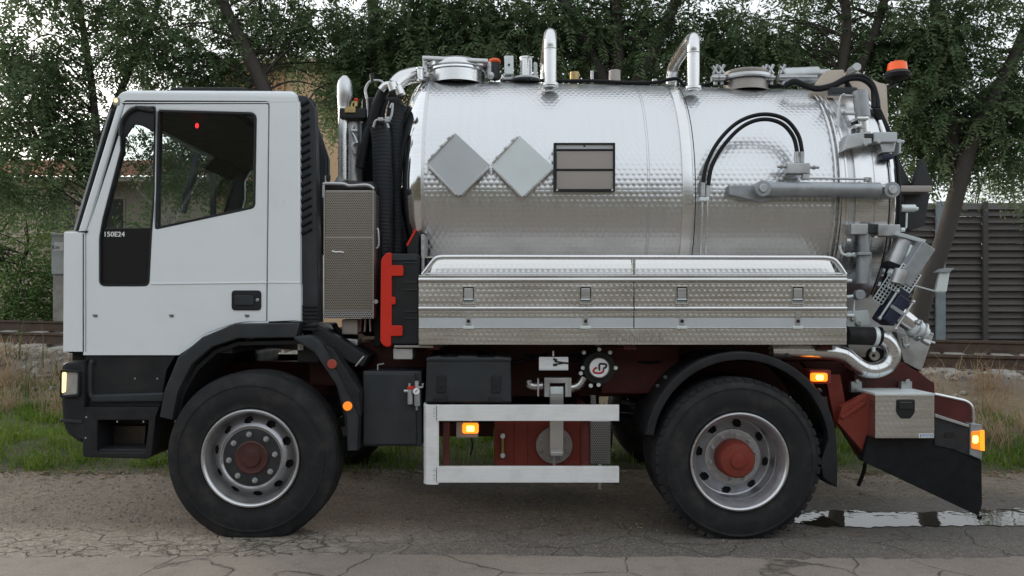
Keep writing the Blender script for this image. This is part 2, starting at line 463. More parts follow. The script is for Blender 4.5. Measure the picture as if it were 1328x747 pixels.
def part(name, mb, m, parent=None, sharp=38, label=None, recalc=True):
    me = bpy.data.meshes.new(name)
    me.from_pydata(mb.v, [], mb.f); me.update()
    if recalc: finish(me, sharp)
    me.materials.append(MATS[m])
    o = bpy.data.objects.new(name, me)
    place(o, parent)
    if label: o['label'] = label
    if mb.wn:                                 # flat faces stay flat beside rounded edges
        md = o.modifiers.new('weighted_normal', 'WEIGHTED_NORMAL'); md.weight = 100; md.keep_sharp = True
    return o

def tag(o, label=None, cat=None, group=None, kind=None):
    if label: o['label'] = label
    if cat: o['category'] = cat
    if group: o['group'] = group
    if kind: o['kind'] = kind
    return o

def thing(name, loc, label, cat, group=None):
    o = bpy.data.objects.new(name, None); o.empty_display_size = 0.2
    o.location = loc; COL.objects.link(o); ROOTLOC[o.name] = Vector(loc)
    return tag(o, label, cat, group)

def group_part(name, loc, parent):
    """an Empty that is a part and carries sub-parts built round its own origin"""
    o = bpy.data.objects.new(name, None); o.empty_display_size = 0.1
    o.location = loc
    place(o, parent)
    return o

def text_part(name, txt, size, loc, m, parent, depth=0.002, sx=1.0, rot=0.0, align='LEFT', shear=0.0, bold=0.0):
    cu = bpy.data.curves.new(name, 'FONT'); cu.body = txt; cu.size = size; cu.extrude = depth; cu.align_x = align; cu.shear = shear; cu.offset = bold
    tmp = bpy.data.objects.new(name, cu); COL.objects.link(tmp)
    dg = bpy.context.evaluated_depsgraph_get()
    me = bpy.data.meshes.new_from_object(tmp.evaluated_get(dg))
    bpy.data.objects.remove(tmp)
    me.transform(Matrix.Translation(loc) @ Matrix.Rotation(R(90), 4, 'X') @ Matrix.Rotation(rot, 4, 'Z') @ Matrix.Diagonal((sx, 1, 1, 1)))
    me.materials.clear(); me.materials.append(MATS[m])
    o = bpy.data.objects.new(name, me)
    return place(o, parent)

def smooth_path(pts, n=8):
    """Catmull-Rom through 3-D points"""
    pts = [Vector(p) for p in pts]; q = [pts[0]] + pts + [pts[-1]]; out = []
    for i in range(1, len(q) - 2):
        a, b, c, d = q[i - 1], q[i], q[i + 1], q[i + 2]
        for k in range(n):
            t = k / n
            out.append(0.5 * ((2 * b) + (c - a) * t + (2 * a - 5 * b + 4 * c - d) * t * t + (3 * b - a - 3 * c + d) * t ** 3))
    out.append(pts[-1]); return out

def PP(l, y): return [P(a, b, y) for a, b in l]

# ------------------------------------------------------------------ ground, pavement, road, puddle
def track_y(x): return 7.4 + (x + 4.3) * (-2.4 / 13.4)
def track_z(x): return 1.04 + (x + 4.3) * (-0.20 / 13.4)
def sstep(t): t = np.clip(t, 0, 1); return t * t * (3 - 2 * t)
def ground_h(x, y):
    x = np.asarray(x, float); y = np.asarray(y, float)
    s = y - track_y(np.clip(x, -30, 30)); zt = track_z(np.clip(x, -30, 30)) - 0.24
    base = 0.12 * sstep((y - 2.0) / 0.9)
    wob = 0.03 * np.sin(x * 2.3 + 1) * np.sin(y * 1.9) + 0.02 * np.sin(x * 5.1 + y * 3.3)
    up = base + (zt - 0.12) * sstep((s + 2.9) / 2.1)
    down = 1 - 0.75 * sstep((s - 2.6) / 2.6)
    bank = 8.4 * sstep((-16.5 - y) / 8.0) + np.where(y < -18, 0.8 * np.sin(x * .31 + 1) * np.sin(x * .13), 0) * sstep((-18 - y) / 6)   # unseen bank added behind the camera to darken reflections in tank and glass
    return np.where(y < 2.0, bank, up * down + wob * sstep((y - 2.1) / 0.8))

def np_mesh(name, verts, faces_list, smooth=False):
    """faces_list: list of (n, k) integer arrays"""
    me = bpy.data.meshes.new(name)
    nv = len(verts); me.vertices.add(nv); me.vertices.foreach_set('co', np.ascontiguousarray(verts, dtype=np.float32).ravel())
    nl = sum(f.size for f in faces_list); nf = sum(len(f) for f in faces_list)
    me.loops.add(nl); me.polygons.add(nf)
    me.loops.foreach_set('vertex_index', np.concatenate([f.ravel() for f in faces_list]).astype(np.int32))
    starts = []; o = 0
    for f in faces_list:
        k = f.shape[1]; starts.append(o + np.arange(len(f)) * k); o += f.size
    me.polygons.foreach_set('loop_start', np.concatenate(starts).astype(np.int32))
    me.polygons.foreach_set('use_smooth', np.full(nf, smooth, dtype=bool))
    me.update(calc_edges=True); me.validate()
    return me

def np_obj(name, verts, faces_list, m, parent=None, smooth=False):
    me = np_mesh(name, verts, faces_list, smooth)
    me.materials.append(MATS[m] if isinstance(m, str) else m)
    return place(bpy.data.objects.new(name, me), parent)

def grid(xs, ys, zf):
    gx, gy = np.meshgrid(xs, ys); gz = zf(gx, gy)
    v = np.stack([gx.ravel(), gy.ravel(), gz.ravel()], 1)
    nx, ny = len(xs), len(ys)
    i = np.arange((ny - 1) * (nx - 1)); r, c = i // (nx - 1), i % (nx - 1)
    a = r * nx + c
    return v, np.stack([a, a + 1, a + nx + 1, a + nx], 1)

def surface_mat(name, build):
    m, t, b = new_mat(name)
    N, L = t.nodes, t.links
    tc = N.new('ShaderNodeTexCoord')
    def noise(scale, detail=5, rough=0.6, vec=None, dist=0.0):
        n = N.new('ShaderNodeTexNoise'); n.inputs['Scale'].default_value = scale; n.inputs['Detail'].default_value = detail
        n.inputs['Roughness'].default_value = rough; n.inputs['Distortion'].default_value = dist
        L.new(vec or tc.outputs['Object'], n.inputs['Vector']); return n.outputs[0]
    def ramp(v, a, c, x=0.0, y=1.0):
        n = N.new('ShaderNodeMapRange'); n.inputs[1].default_value = a; n.inputs[2].default_value = c; n.inputs[3].default_value = x; n.inputs[4].default_value = y
        L.new(v, n.inputs[0]); return n.outputs[0]
    def mix(f, a, c):
        n = N.new('ShaderNodeMix'); n.data_type = 'RGBA'
        for s, i in ((f, 0), (a, 6), (c, 7)):
            if isinstance(s, tuple): n.inputs[i].default_value = (*s, 1)
            elif isinstance(s, float): n.inputs[i].default_value = s
            else: L.new(s, n.inputs[i])
        return n.outputs[2]
    def math_(op, a, c=0.0):
        n = N.new('ShaderNodeMath'); n.operation = op
        for s, i in ((a, 0), (c, 1)):
            if isinstance(s, (int, float)): n.inputs[i].default_value = s
            else: L.new(s, n.inputs[i])
        return n.outputs[0]
    def cracks(scale, width, warp=0.25, vscale=(1, 1, 1)):
        wn = N.new('ShaderNodeTexNoise'); wn.inputs['Scale'].default_value = scale * 1.3; wn.inputs['Detail'].default_value = 6
        L.new(tc.outputs['Object'], wn.inputs['Vector'])
        sv = N.new('ShaderNodeVectorMath'); sv.operation = 'SCALE'; sv.inputs['Scale'].default_value = warp
        L.new(wn.outputs['Color'], sv.inputs[0])
        av = N.new('ShaderNodeVectorMath'); av.operation = 'ADD'; L.new(tc.outputs['Object'], av.inputs[0]); L.new(sv.outputs[0], av.inputs[1])
        mp = N.new('ShaderNodeMapping'); mp.inputs['Scale'].default_value = vscale; L.new(av.outputs[0], mp.inputs[0])
        vo = N.new('ShaderNodeTexVoronoi'); vo.feature = 'DISTANCE_TO_EDGE'; vo.inputs['Scale'].default_value = scale
        L.new(mp.outputs[0], vo.inputs['Vector'])
        return ramp(vo.outputs['Distance'], 0.0, width, 1.0, 0.0)
    sx = N.new('ShaderNodeSeparateXYZ'); L.new(tc.outputs['Object'], sx.inputs[0])
    col, rough, height, bdist = build(noise, ramp, mix, math_, cracks, sx.outputs)
    L.new(col, b.inputs['Base Color'])
    if isinstance(rough, float): b.inputs['Roughness'].default_value = rough
    else: L.new(rough, b.inputs['Roughness'])
    bp = N.new('ShaderNodeBump'); bp.inputs['Distance'].default_value = bdist; bp.inputs['Strength'].default_value = 1.0
    L.new(height, bp.inputs['Height']); L.new(bp.outputs[0], b.inputs['Normal'])
    MATS[name] = m

def b_pave(noise, ramp, mix, m_, cracks, xyz):
    x, y, z = xyz
    n1, n2, n3 = noise(1.1, 6, 0.65), noise(9, 6, 0.7), noise(120, 3, 0.7)
    yy = m_('ADD', y, m_('MULTIPLY', m_('SUBTRACT', n1, 0.5), 0.7))
    dirt = ramp(yy, 0.02, 0.32)
    shoulder = mix(ramp(n2, 0.3, 0.7), (0.17, 0.146, 0.117), (0.43, 0.378, 0.31))
    right = ramp(m_('ADD', x, m_('MULTIPLY', m_('SUBTRACT', n1, 0.5), 2.5)), 1.9, 3.1)      # smoother darker asphalt towards the rear wheel
    shoulder = mix(right, shoulder, mix(ramp(n2, 0.3, 0.7), (0.105, 0.094, 0.084), (0.165, 0.148, 0.132)))
    soil = mix(ramp(n1, 0.3, 0.7), (0.110, 0.089, 0.067), (0.235, 0.196, 0.152))
    soil = mix(ramp(noise(14, 8, 0.8), 0.50, 0.62, 0.0, 0.75), soil, (0.062, 0.049, 0.036))
    soil = mix(ramp(noise(2.6, 8, 0.75), 0.52, 0.66, 0.0, 0.75), soil, (0.25, 0.205, 0.155))
    soil = mix(ramp(noise(45, 4, 0.7), 0.55, 0.72, 0.0, 0.6), soil, (0.055, 0.045, 0.036))
    col = mix(dirt, shoulder, soil)
    cr = cracks(6.5, 0.055, 0.16, (1, 1.5, 1)); cr2 = cracks(1.7, 0.015, 0.4)
    patch = ramp(noise(0.9, 3, 0.5), 0.40, 0.55)
    crk = m_('MAXIMUM', m_('MULTIPLY', m_('MULTIPLY', m_('MULTIPLY', cr, patch), m_('SUBTRACT', 1.0, m_('MULTIPLY', right, 0.85))), m_('SUBTRACT', 1.0, m_('MULTIPLY', dirt, 0.8))), m_('MULTIPLY', cr2, m_('SUBTRACT', 0.7, m_('MULTIPLY', dirt, 0.5))))
    crk = m_('MULTIPLY', crk, ramp(n2, 0.25, 0.5))
    col = mix(m_('MULTIPLY', crk, 0.85), col, (0.035, 0.03, 0.026))
    n4, n5 = noise(34, 4, 0.75), noise(70, 3, 0.8)
    col = mix(ramp(n4, 0.47, 0.33, 0.0, 0.85), col, (0.045, 0.036, 0.028))
    col = mix(ramp(n5, 0.54, 0.64, 0.0, 0.8), col, (0.36, 0.315, 0.26))
    # damp margin round the puddle
    dx = m_('MULTIPLY', m_('SUBTRACT', x, 6.6), 0.32); dy = m_('MULTIPLY', m_('SUBTRACT', y, 0.52), 1.25)
    dd = m_('SQRT', m_('ADD', m_('MULTIPLY', dx, dx), m_('MULTIPLY', dy, dy)))
    wet = ramp(m_('ADD', dd, m_('MULTIPLY', m_('SUBTRACT', n1, 0.5), 0.9)), 0.50, 0.78, 1.0, 0.0)
    col = mix(m_('MULTIPLY', wet, 0.75), col, (0.055, 0.046, 0.038))
    rough = m_('SUBTRACT', ramp(n2, 0.3, 0.7, 0.8, 0.95), m_('MULTIPLY', wet, 0.35))
    h = m_('ADD', m_('ADD', m_('MULTIPLY', n3, 0.22), m_('MULTIPLY', n4, 0.6)), m_('SUBTRACT', m_('MULTIPLY', n2, 0.8), m_('MULTIPLY', crk, 0.8)))
    return col, rough, h, 0.034
surface_mat('pavement', b_pave)

def b_road(noise, ramp, mix, m_, cracks, xyz):
    n1, n2, n3 = noise(0.8, 5, 0.6), noise(7, 6, 0.7), noise(190, 2, 0.7)
    col = mix(ramp(n1, 0.3, 0.7), (0.175, 0.147, 0.122), (0.255, 0.216, 0.181))
    n5 = noise(85, 3, 0.8)
    col = mix(ramp(n3, 0.35, 0.7, 0.0, 0.45), col, (0.31, 0.27, 0.23))
    col = mix(ramp(n5, 0.57, 0.70, 0.0, 0.8), col, (0.40, 0.36, 0.32))
    col = mix(ramp(n5, 0.43, 0.30, 0.0, 0.7), col, (0.07, 0.06, 0.05))
    col = mix(ramp(n2, 0.5, 0.8, 0.0, 0.5), col, (0.075, 0.068, 0.06))
    cr = m_('MULTIPLY', cracks(1.15, 0.010, 0.35), ramp(n2, 0.3, 0.55))
    col = mix(m_('MULTIPLY', cr, 0.85), col, (0.03, 0.027, 0.024))
    h = m_('SUBTRACT', m_('ADD', m_('MULTIPLY', n3, 0.4), m_('MULTIPLY', n2, 0.2)), m_('MULTIPLY', cr, 0.8))
    return col, 0.85, h, 0.012
surface_mat('road', b_road)

def b_soil(noise, ramp, mix, m_, cracks, xyz):
    x, y, z = xyz
    n1, n2, n3 = noise(0.7, 6, 0.65), noise(6, 6, 0.7), noise(60, 3, 0.7)
    g = mix(ramp(n2, 0.3, 0.7), (0.035, 0.055, 0.014), (0.085, 0.075, 0.035))
    d = mix(ramp(n2, 0.3, 0.7), (0.17, 0.13, 0.08), (0.30, 0.24, 0.16))
    zz = m_('ADD', z, m_('MULTIPLY', m_('SUBTRACT', n1, 0.5), 0.25))
    col = mix(ramp(zz, 0.16, 0.30), g, d)
    col = mix(ramp(zz, 0.5, 0.65), col, (0.19, 0.17, 0.15))
    near = m_('MULTIPLY', ramp(y, 1.9, 2.3, 1.0, 0.0), ramp(y, -18.0, -16.0))
    col = mix(ramp(y, -18.0, -16.0, 1.0, 0.0), col, (0.07, 0.066, 0.038))
    col = mix(m_('MULTIPLY', near, 0.7), col, (0.095, 0.078, 0.052))
    col = mix(ramp(n3, 0.4, 0.7, 0.0, 0.5), col, (0.05, 0.045, 0.03))
    return col, 0.95, m_('ADD', n2, m_('MULTIPLY', n3, 0.4)), 0.03
surface_mat('soil', b_soil)

m, t, b = new_mat('puddle_water')
b.inputs['Base Color'].default_value = (0.03, 0.026, 0.02, 1); b.inputs['Roughness'].default_value = 0.015; b.inputs['IOR'].default_value = 1.33
tcn = t.nodes.new('ShaderNodeTexCoord'); nzn = t.nodes.new('ShaderNodeTexNoise'); nzn.inputs['Scale'].default_value = 9
bpn = t.nodes.new('ShaderNodeBump'); bpn.inputs['Distance'].default_value = 0.0006
t.links.new(tcn.outputs['Object'], nzn.inputs['Vector']); t.links.new(nzn.outputs[0], bpn.inputs['Height']); t.links.new(bpn.outputs[0], b.inputs['Normal'])
MATS['puddle_water'] = m

xs = np.concatenate([[-400, -200, -100, -60, -35, -22, -14], np.arange(-10, 17.01, 0.25), [20, 27, 40, 70, 120, 220, 400]])
ys = np.concatenate([[-300, -120, -60, -40], np.arange(-30, -14, 1.0), [-12, -8, -4, -1, 1.6], np.arange(1.9, 16, 0.2), [17, 19, 22, 27, 35, 50, 80, 140, 300, 600]])
v, f = grid(xs, ys, ground_h)
tag(np_obj('ground', v, [f], 'soil', smooth=True), kind='structure')

rng = np.random.default_rng(3)
def strip(name, xs, ya, yb, z, m, rows=2):
    """flat sheet between two wavering edges"""
    ys_ = [ya + (yb - ya) * k / rows for k in range(rows + 1)]
    v = np.concatenate([np.stack([xs, yy, np.full_like(xs, z)], 1) for yy in ys_]); n = len(xs)
    fs = np.concatenate([np.stack([np.arange(n - 1) + k * n, np.arange(1, n) + k * n, np.arange(1, n) + (k + 1) * n, np.arange(n - 1) + (k + 1) * n], 1) for k in range(rows)])
    return tag(np_obj(name, v, [fs], m), kind='structure')
xe = np.concatenate([[-60, -30, -15], np.arange(-9, 18, 0.06), [30, 60]])
def waver(x, a, sd):
    r = np.random.default_rng(sd); o = np.zeros_like(x)
    for k in range(7): o += a / (k + 1) * np.sin(x * (0.9 * 1.9 ** k) + r.uniform(0, 6))
    return o
edge = -0.40 + waver(xe, 0.025, 4) + 0.012 * np.sin(xe * 31) * np.sin(xe * 7.3) + 0.01 * np.sin(xe * 53 + 1)
strip('pavement', xe, -0.70 + 0 * xe, 2.02 + waver(xe, 0.14, 5) + 0.03 * np.sin(xe * 17) * np.sin(xe * 5.7), 0.004, 'pavement')
strip('road', xe, -16 + 0 * xe, edge, 0.010, 'road', 3)
# puddle: irregular sheet of water lying in the hollow behind the rear wheel
px_ = np.arange(4.95, 9.5, 0.02)
taper = sstep((px_ - 4.95) / 0.35) * sstep((9.5 - px_) / 0.8)
strip('puddle', px_, 0.46 - taper * (0.19 + waver(px_, 0.03, 8) + 0.012 * np.sin(px_ * 37) * np.sin(px_ * 11) + 0.008 * np.sin(px_ * 71)), 0.46 + taper * (0.24 + waver(px_, 0.06, 9) + 0.02 * np.sin(px_ * 33) * np.sin(px_ * 13)), 0.0085, 'puddle_water')

# ------------------------------------------------------------------ grass, dry weeds, ballast
def blades(n, xr, yr, hr, wr, lean, seed, keep=None, tuft=0):
    r = np.random.default_rng(seed)
    x = r.uniform(*xr, n); y = r.uniform(*yr, n)
    if tuft:
        tx = r.uniform(*xr, tuft); ty = r.uniform(*yr, tuft); k = r.integers(0, tuft, n); g = r.random(n) < 0.65
        x = np.where(g, tx[k] + r.normal(0, 0.09, n), x); y = np.where(g, ty[k] + r.normal(0, 0.09, n), y)
    if keep is not None:
        q = keep(x, y, r); x, y = x[q], y[q]; n = len(x)
    z = ground_h(x, y) - 0.01
    h = r.uniform(*hr, n) * (0.6 + 0.8 * r.random(n) ** 2); wd = r.uniform(*wr, n)
    a = r.uniform(0, 2 * np.pi, n); la = r.uniform(0, 2 * np.pi, n); ln = h * lean * r.random(n)
    wx, wy = np.cos(a) * wd / 2, np.sin(a) * wd / 2; lx, ly = np.cos(la) * ln, np.sin(la) * ln
    v = np.zeros((n, 5, 3))
    v[:, 0] = np.stack([x - wx, y - wy, z], 1); v[:, 1] = np.stack([x + wx, y + wy, z], 1)
    v[:, 2] = np.stack([x + wx * .75 + lx * .35, y + wy * .75 + ly * .35, z + h * .6], 1)
    v[:, 3] = np.stack([x - wx * .75 + lx * .35, y - wy * .75 + ly * .35, z + h * .6], 1)
    v[:, 4] = np.stack([x + lx, y + ly, z + h * np.sqrt(np.clip(1 - (ln / h) ** 2 * .5, .2, 1))], 1)
    b_ = np.arange(n)[:, None] * 5
    return v.reshape(-1, 3), [b_ + np.array([[0, 1, 2, 3]]), b_ + np.array([[3, 2, 4]])]
leaf_mat('grass_blade', (0.085, 0.16, 0.018), (0.18, 0.25, 0.045), 0.38)
leaf_mat('dry_stem', (0.27, 0.185, 0.11), (0.48, 0.35, 0.22), 0.3)
leaf_mat('weed_leaf', (0.05, 0.085, 0.025), (0.09, 0.12, 0.035), 0.3)
def rel(x, y): return y - track_y(x)
v, f = blades(115000, (-9, 15), (1.72, 5.6), (0.03, 0.14), (0.006, 0.013), 1.0, 11,
              lambda x, y, r: (rel(x, y) < -1.9 + 0.6 * r.random(len(x)) - 0.4) & (r.random(len(x)) < sstep((y - 1.85) / 0.45) + 0.04), tuft=500)
tag(np_obj('verge_grass', v, f, 'grass_blade'), 'short green grass on the verge behind the truck', 'grass', kind='stuff')
v, f = blades(42000, (-9, 15), (2.3, 7.5), (0.12, 0.38), (0.004, 0.010), 1.1, 12,
              lambda x, y, r: (rel(x, y) > -2.75 + 0.5 * r.normal(0, .5, len(x))) & (rel(x, y) < -1.05 + 0.25 * r.normal(0, .5, len(x))), tuft=420)
tag(np_obj('dry_grass', v, f, 'dry_stem'), 'dry straw coloured grass on the railway embankment slope', 'dry grass', kind='stuff')
v, f = blades(5200, (-9, 15), (2.6, 8), (0.25, 0.6), (0.006, 0.014), 0.8, 13,
              lambda x, y, r: (rel(x, y) > -2.5) & (rel(x, y) < -1.3) & (x < 3), tuft=120)
tag(np_obj('embankment_weeds', v, f, 'weed_leaf'), 'taller green weeds among the dry embankment grass', 'weeds', kind='stuff')

mat('ballast', (0.26, 0.235, 0.205), 0.9, noise=0.45, nscale=5)
r = np.random.default_rng(21); n = 9000
ico = bmesh.new(); bmesh.ops.create_icosphere(ico, subdivisions=1, radius=1)
iv = np.array([v_.co[:] for v_ in ico.verts]); fi = np.array([[q.index for q in f_.verts] for f_ in ico.faces]); ico.free()
x = r.uniform(-9, 14, n); s = r.uniform(-2.0, 2.6, n); y = track_y(x) + s
k = (r.random(n) < np.where(s < -1.0, np.where(x > 4, 0.12, 0.55), 1)); x, y = x[k], y[k]; n = len(x)
sc = r.uniform(0.025, 0.06, (n, 1, 1)) * r.uniform(0.6, 1.2, (n, 1, 3))
v = iv[None] * sc * (1 + 0.25 * r.normal(0, 1, (n, len(iv), 1)).clip(-1, 1))
v += np.stack([x, y, ground_h(x, y) + 0.015], 1)[:, None]
tag(np_obj('ballast_stones', v.reshape(-1, 3), [(np.arange(n)[:, None, None] * len(iv) + fi[None]).reshape(-1, 3)], 'ballast'), 'grey ballast stones along the railway track', 'ballast', kind='stuff')
n = 1500; x = r.uniform(-2, 9, n); y = np.where(r.random(n) < .6, r.uniform(0.2, 2.2, n), r.uniform(-0.5, 2.0, n))
q = ~((x > 4.85) & (y > 0.2) & (y < 0.75)); x, y = x[q], y[q]; n = len(x)
v = iv[None] * (r.uniform(0.003, 0.009, (n, 1, 1)) ** 1.0) * r.uniform(0.6, 1.2, (n, 1, 3)) + np.stack([x, y, np.full(n, 0.006)], 1)[:, None]
tag(np_obj('loose_gravel', v.reshape(-1, 3), [(np.arange(n)[:, None, None] * len(iv) + fi[None]).reshape(-1, 3)], 'ballast'), 'small loose stones scattered on the worn pavement', 'gravel', kind='stuff')

mat('dead_leaf', (0.20, 0.13, 0.065), 0.8, noise=0.5, nscale=3)
n = 2600; x = r.uniform(-4, 9, n); y = np.where(r.random(n) < .75, 2.0 - np.abs(r.normal(0, .22, n)), r.uniform(0.0, 2.0, n))
q = ~((x > 4.8) & (y > 0.15) & (y < 0.85)); x, y = x[q], y[q]; n = len(x)
a = r.uniform(0, 6.3, n); ln = r.uniform(.012, .034, n); wd = ln * r.uniform(.25, .45, n)
dx, dy = np.cos(a) * ln, np.sin(a) * ln; ex, ey = -np.sin(a) * wd, np.cos(a) * wd; z0 = np.full(n, .008)
v = np.stack([np.stack([x - dx, y - dy, z0], 1), np.stack([x + ex, y + ey, z0 + r.uniform(0, .010, n)], 1), np.stack([x + dx, y + dy, z0 + r.uniform(0, .008, n)], 1), np.stack([x - ex, y - ey, z0 + r.uniform(0, .010, n)], 1)], 1)
tag(np_obj('fallen_leaves', v.reshape(-1, 3), [np.arange(n * 4).reshape(-1, 4)], 'dead_leaf'), 'small brown fallen leaves scattered along the pavement edge', 'leaf litter', kind='stuff')

# ------------------------------------------------------------------ railway track
mat('rusty_rail', (0.085, 0.055, 0.04), 0.6, metal=0.3, noise=0.3, nscale=6)
mat('concrete', (0.30, 0.285, 0.26), 0.85, noise=0.25, nscale=6, bump=0.2, bscale=60)
trk = thing('railway_track', (2.0, track_y(2.0) + 0.75, track_z(2.0) - 0.2), 'rusty railway track with concrete sleepers running behind the grass verge', 'railway track')
tdir = Vector((13.4, -2.4, -0.20)).normalized(); tside = Vector((2.4, 13.4, 0)).normalized()
for off, up in ((0.0, 0.0), (1.5, 0.13)):
    o_ = Vector((2.0, track_y(2.0), track_z(2.0))) + tside * off + Vector((0, 0, up))
    mb = MB()
    prof = [(-.036, 0), (-.036, -.035), (-.009, -.05), (-.009, -.145), (-.07, -.16), (-.07, -.175), (.07, -.175), (.07, -.16), (.009, -.145), (.009, -.05), (.036, -.035), (.036, 0)]
    vs = []
    for e in (-24, 24): vs += [o_ + tdir * e + tside * a + Vector((0, 0, b2)) for a, b2 in prof]
    k = len(prof)
    mb.add(vs, [(i, (i + 1) % k, k + (i + 1) % k, k + i) for i in range(k)])
    part('rail', mb, 'rusty_rail', trk)
slp = None
for i in range(-19, 21):
    c = Vector((2.0, track_y(2.0), track_z(2.0) - 0.265)) + tdir * (i * 0.62) + tside * 0.75 + Vector((0, 0, 0.065))
    if slp is None:
        mb = MB(); mb.obox(Vector((0, 0, 0)), tdir * 0.13, (tside * 1.25 + Vector((0, 0, 0.10))), tdir.cross(tside) * 0.10, 0.02)
        slp = part('sleeper', mb, 'concrete', trk); slp.location = c
    else:
        q = slp.copy(); COL.objects.link(q); q.location = c

# ------------------------------------------------------------------ kilometre cabinet on its post
d0 = 9.7
mat('cabinet_grey', (0.42, 0.44, 0.45), 0.5, noise=0.06, nscale=5, dirt=(0.25, 0.23, 0.2), dirtamt=0.3)
gz = float(ground_h(X(76, d0), d0))
cab_ = thing('trackside_cabinet', (X(76, d0), d0, gz), 'pale grey trackside cabinet marked Km on a concrete post left of the cab', 'cabinet')
part('cabinet_box', MB().pbox(66, 304, 92, 356, d0 - 0.1, d0 + 0.2, 0.03), 'cabinet_grey', cab_)
part('cabinet_lid', MB().pbox(65, 302.5, 93, 306, d0 - 0.12, d0 + 0.22, 0.012), 'cabinet_grey', cab_)
mb = MB(); mb.box(X(70, d0), X(90, d0), d0 - 0.04, d0 + 0.14, gz - 0.05, Z(356, d0), 0.01); part('post', mb, 'concrete', cab_)
part('number_plate', MB().pbox(70, 314, 82, 325, d0 - 0.112, d0 - 0.102, 0.002), 'white_print', cab_)
text_part('number', 'Km', 0.10, (X(72, d0), d0 - 0.118, Z(323.5, d0)), 'black_print', cab_, 0.001)

# ------------------------------------------------------------------ slatted fence beyond the track
fy = 17.0; ftop, fbot = Z(263, fy), 0.15
mat('dark_board', (0.060, 0.050, 0.045), 0.6, noise=0.4, nscale=3, stretch=(1, 1, 6))
mat('fence_post', (0.20, 0.235, 0.26), 0.5, noise=0.12, nscale=6)
mat('dark_post', (0.05, 0.047, 0.045), 0.7, noise=0.2, nscale=6)
fx0 = X(1218, fy)
fen = thing('slatted_fence', (fx0, fy, fbot), 'tall dark fence of horizontal overlapping boards beyond the track at right', 'fence')
bay = (X(1276, fy) - fx0)
nsl = 22; sh = (ftop - fbot) / nsl
slat_me = None
for bi in range(-3, 5):
    bx = fx0 + bi * bay
    for k in range(nsl):
        zc = fbot + (k + .5) * sh
        if slat_me is None:
            mb = MB(); mb.obox(Vector((bay / 2, 0, 0)), Vector((bay / 2 - 0.01, 0, 0)), Vector((0, 0.016, -0.006)), Vector((0, 0.060, sh * 0.52)), 0.004)
            slat = part('slat', mb, 'dark_board', fen); slat_me = slat
            slat.location = (bx, fy + 0.04, zc)
        else:
            q = slat_me.copy(); COL.objects.link(q); q.location = (bx + random.uniform(-.006, .006), fy + 0.04 + random.uniform(-.02, .02), zc + random.uniform(-.006, .006))
            q.rotation_euler = (random.uniform(-.05, .05), random.uniform(-.004, .004), 0)
    mb = MB(); pw = 0.13 if bi % 3 == 0 else 0.07
    mb.box(bx - pw, bx + pw, fy - 0.10, fy - 0.02, fbot - 0.3, ftop + 0.03, 0.01)
    part('fence_post', mb, 'fence_post' if bi % 3 == 0 else 'dark_post', fen, label='pale blue grey steel post' if bi % 3 == 0 else None)
mb = MB(); mb.box(fx0 - 3 * bay, fx0 + 5 * bay, fy - 0.06, fy + 0.1, fbot - 0.4, fbot - 0.01, 0.01); part('base_board', mb, 'dark_board', fen)

# ------------------------------------------------------------------ house behind the trees
hy = 26.0
mat('peach_render', (0.56, 0.38, 0.235), 0.9, noise=0.08, nscale=1.2, bump=0.1, bscale=30)
mat('orange_render', (0.46, 0.235, 0.135), 0.9, noise=0.08, nscale=1.2, bump=0.1, bscale=30)
mat('cream_render', (0.40, 0.33, 0.27), 0.9, noise=0.1, nscale=1.0)
mat('roof_tile', (0.33, 0.13, 0.085), 0.85, noise=0.3, nscale=5)
mat('dark_shutter', (0.03, 0.026, 0.024), 0.6, noise=0.2, nscale=5)
hs_ = thing('house', (X(250, hy), hy, 0.2), 'peach and terracotta rendered house with tiled roof half hidden by trees', 'house')
xa, xb, xc, xd = X(-120, hy), X(290, hy), X(372, hy), X(520, hy)
mb = MB(); mb.box(xa, xb - 0.003, hy, hy + 8, 0, Z(236, hy)); part('wing_wall', mb, 'cream_render', hs_)
mb = MB(); mb.box(xb, xc, hy - 0.4, hy + 9, 0, Z(90, hy)); part('wall', mb, 'orange_render', hs_, label='terracotta rendered wall')
mb = MB(); mb.box(xc + 0.003, xd, hy - 0.2, hy + 9, 0, Z(96, hy)); part('wall', mb, 'peach_render', hs_, label='peach rendered wall')
mb = MB(); mb.box(xb - 0.3, xd + 0.3, hy - 0.8, hy + 9.4, Z(90, hy) + 0.003, Z(83, hy), 0.02); part('eaves', mb, 'cream_render', hs_)
mb = MB(); mb.box(xa - 0.3, xb - 0.01, hy - 0.9, hy + 8, Z(240, hy) , Z(234, hy), 0.02); part('fascia', mb, 'cream_render', hs_)
rf = group_part('roof', (0, 0, 0), hs_); ROOTLOC[rf.name] = Vector((0, 0, 0))
row_me = None; zr = Z(234, hy)
for k in range(9):                    # courses of curved tiles
    mb = MB()
    yk, zk = hy - 0.95 + k * 0.34, zr + 0.02 + k * 0.125
    nx = int((xb - xa) / 0.22)
    vs = []; fs = []
    for i in range(nx * 4 + 1):
        xx = xa - 0.2 + i * 0.055; a = abs(math.sin(i * math.pi / 4)) * 0.06
        vs += [(xx, yk, zk + a), (xx, yk + 0.38, zk + a + 0.135), (xx, yk, zk - 0.03 + a)]
    for i in range(nx * 4):
        p = i * 3; fs += [(p, p + 3, p + 4, p + 1), (p + 2, p + 5, p + 3, p)]
    mb.add(vs, fs); part('tile_course', mb, 'roof_tile', rf, recalc=False)
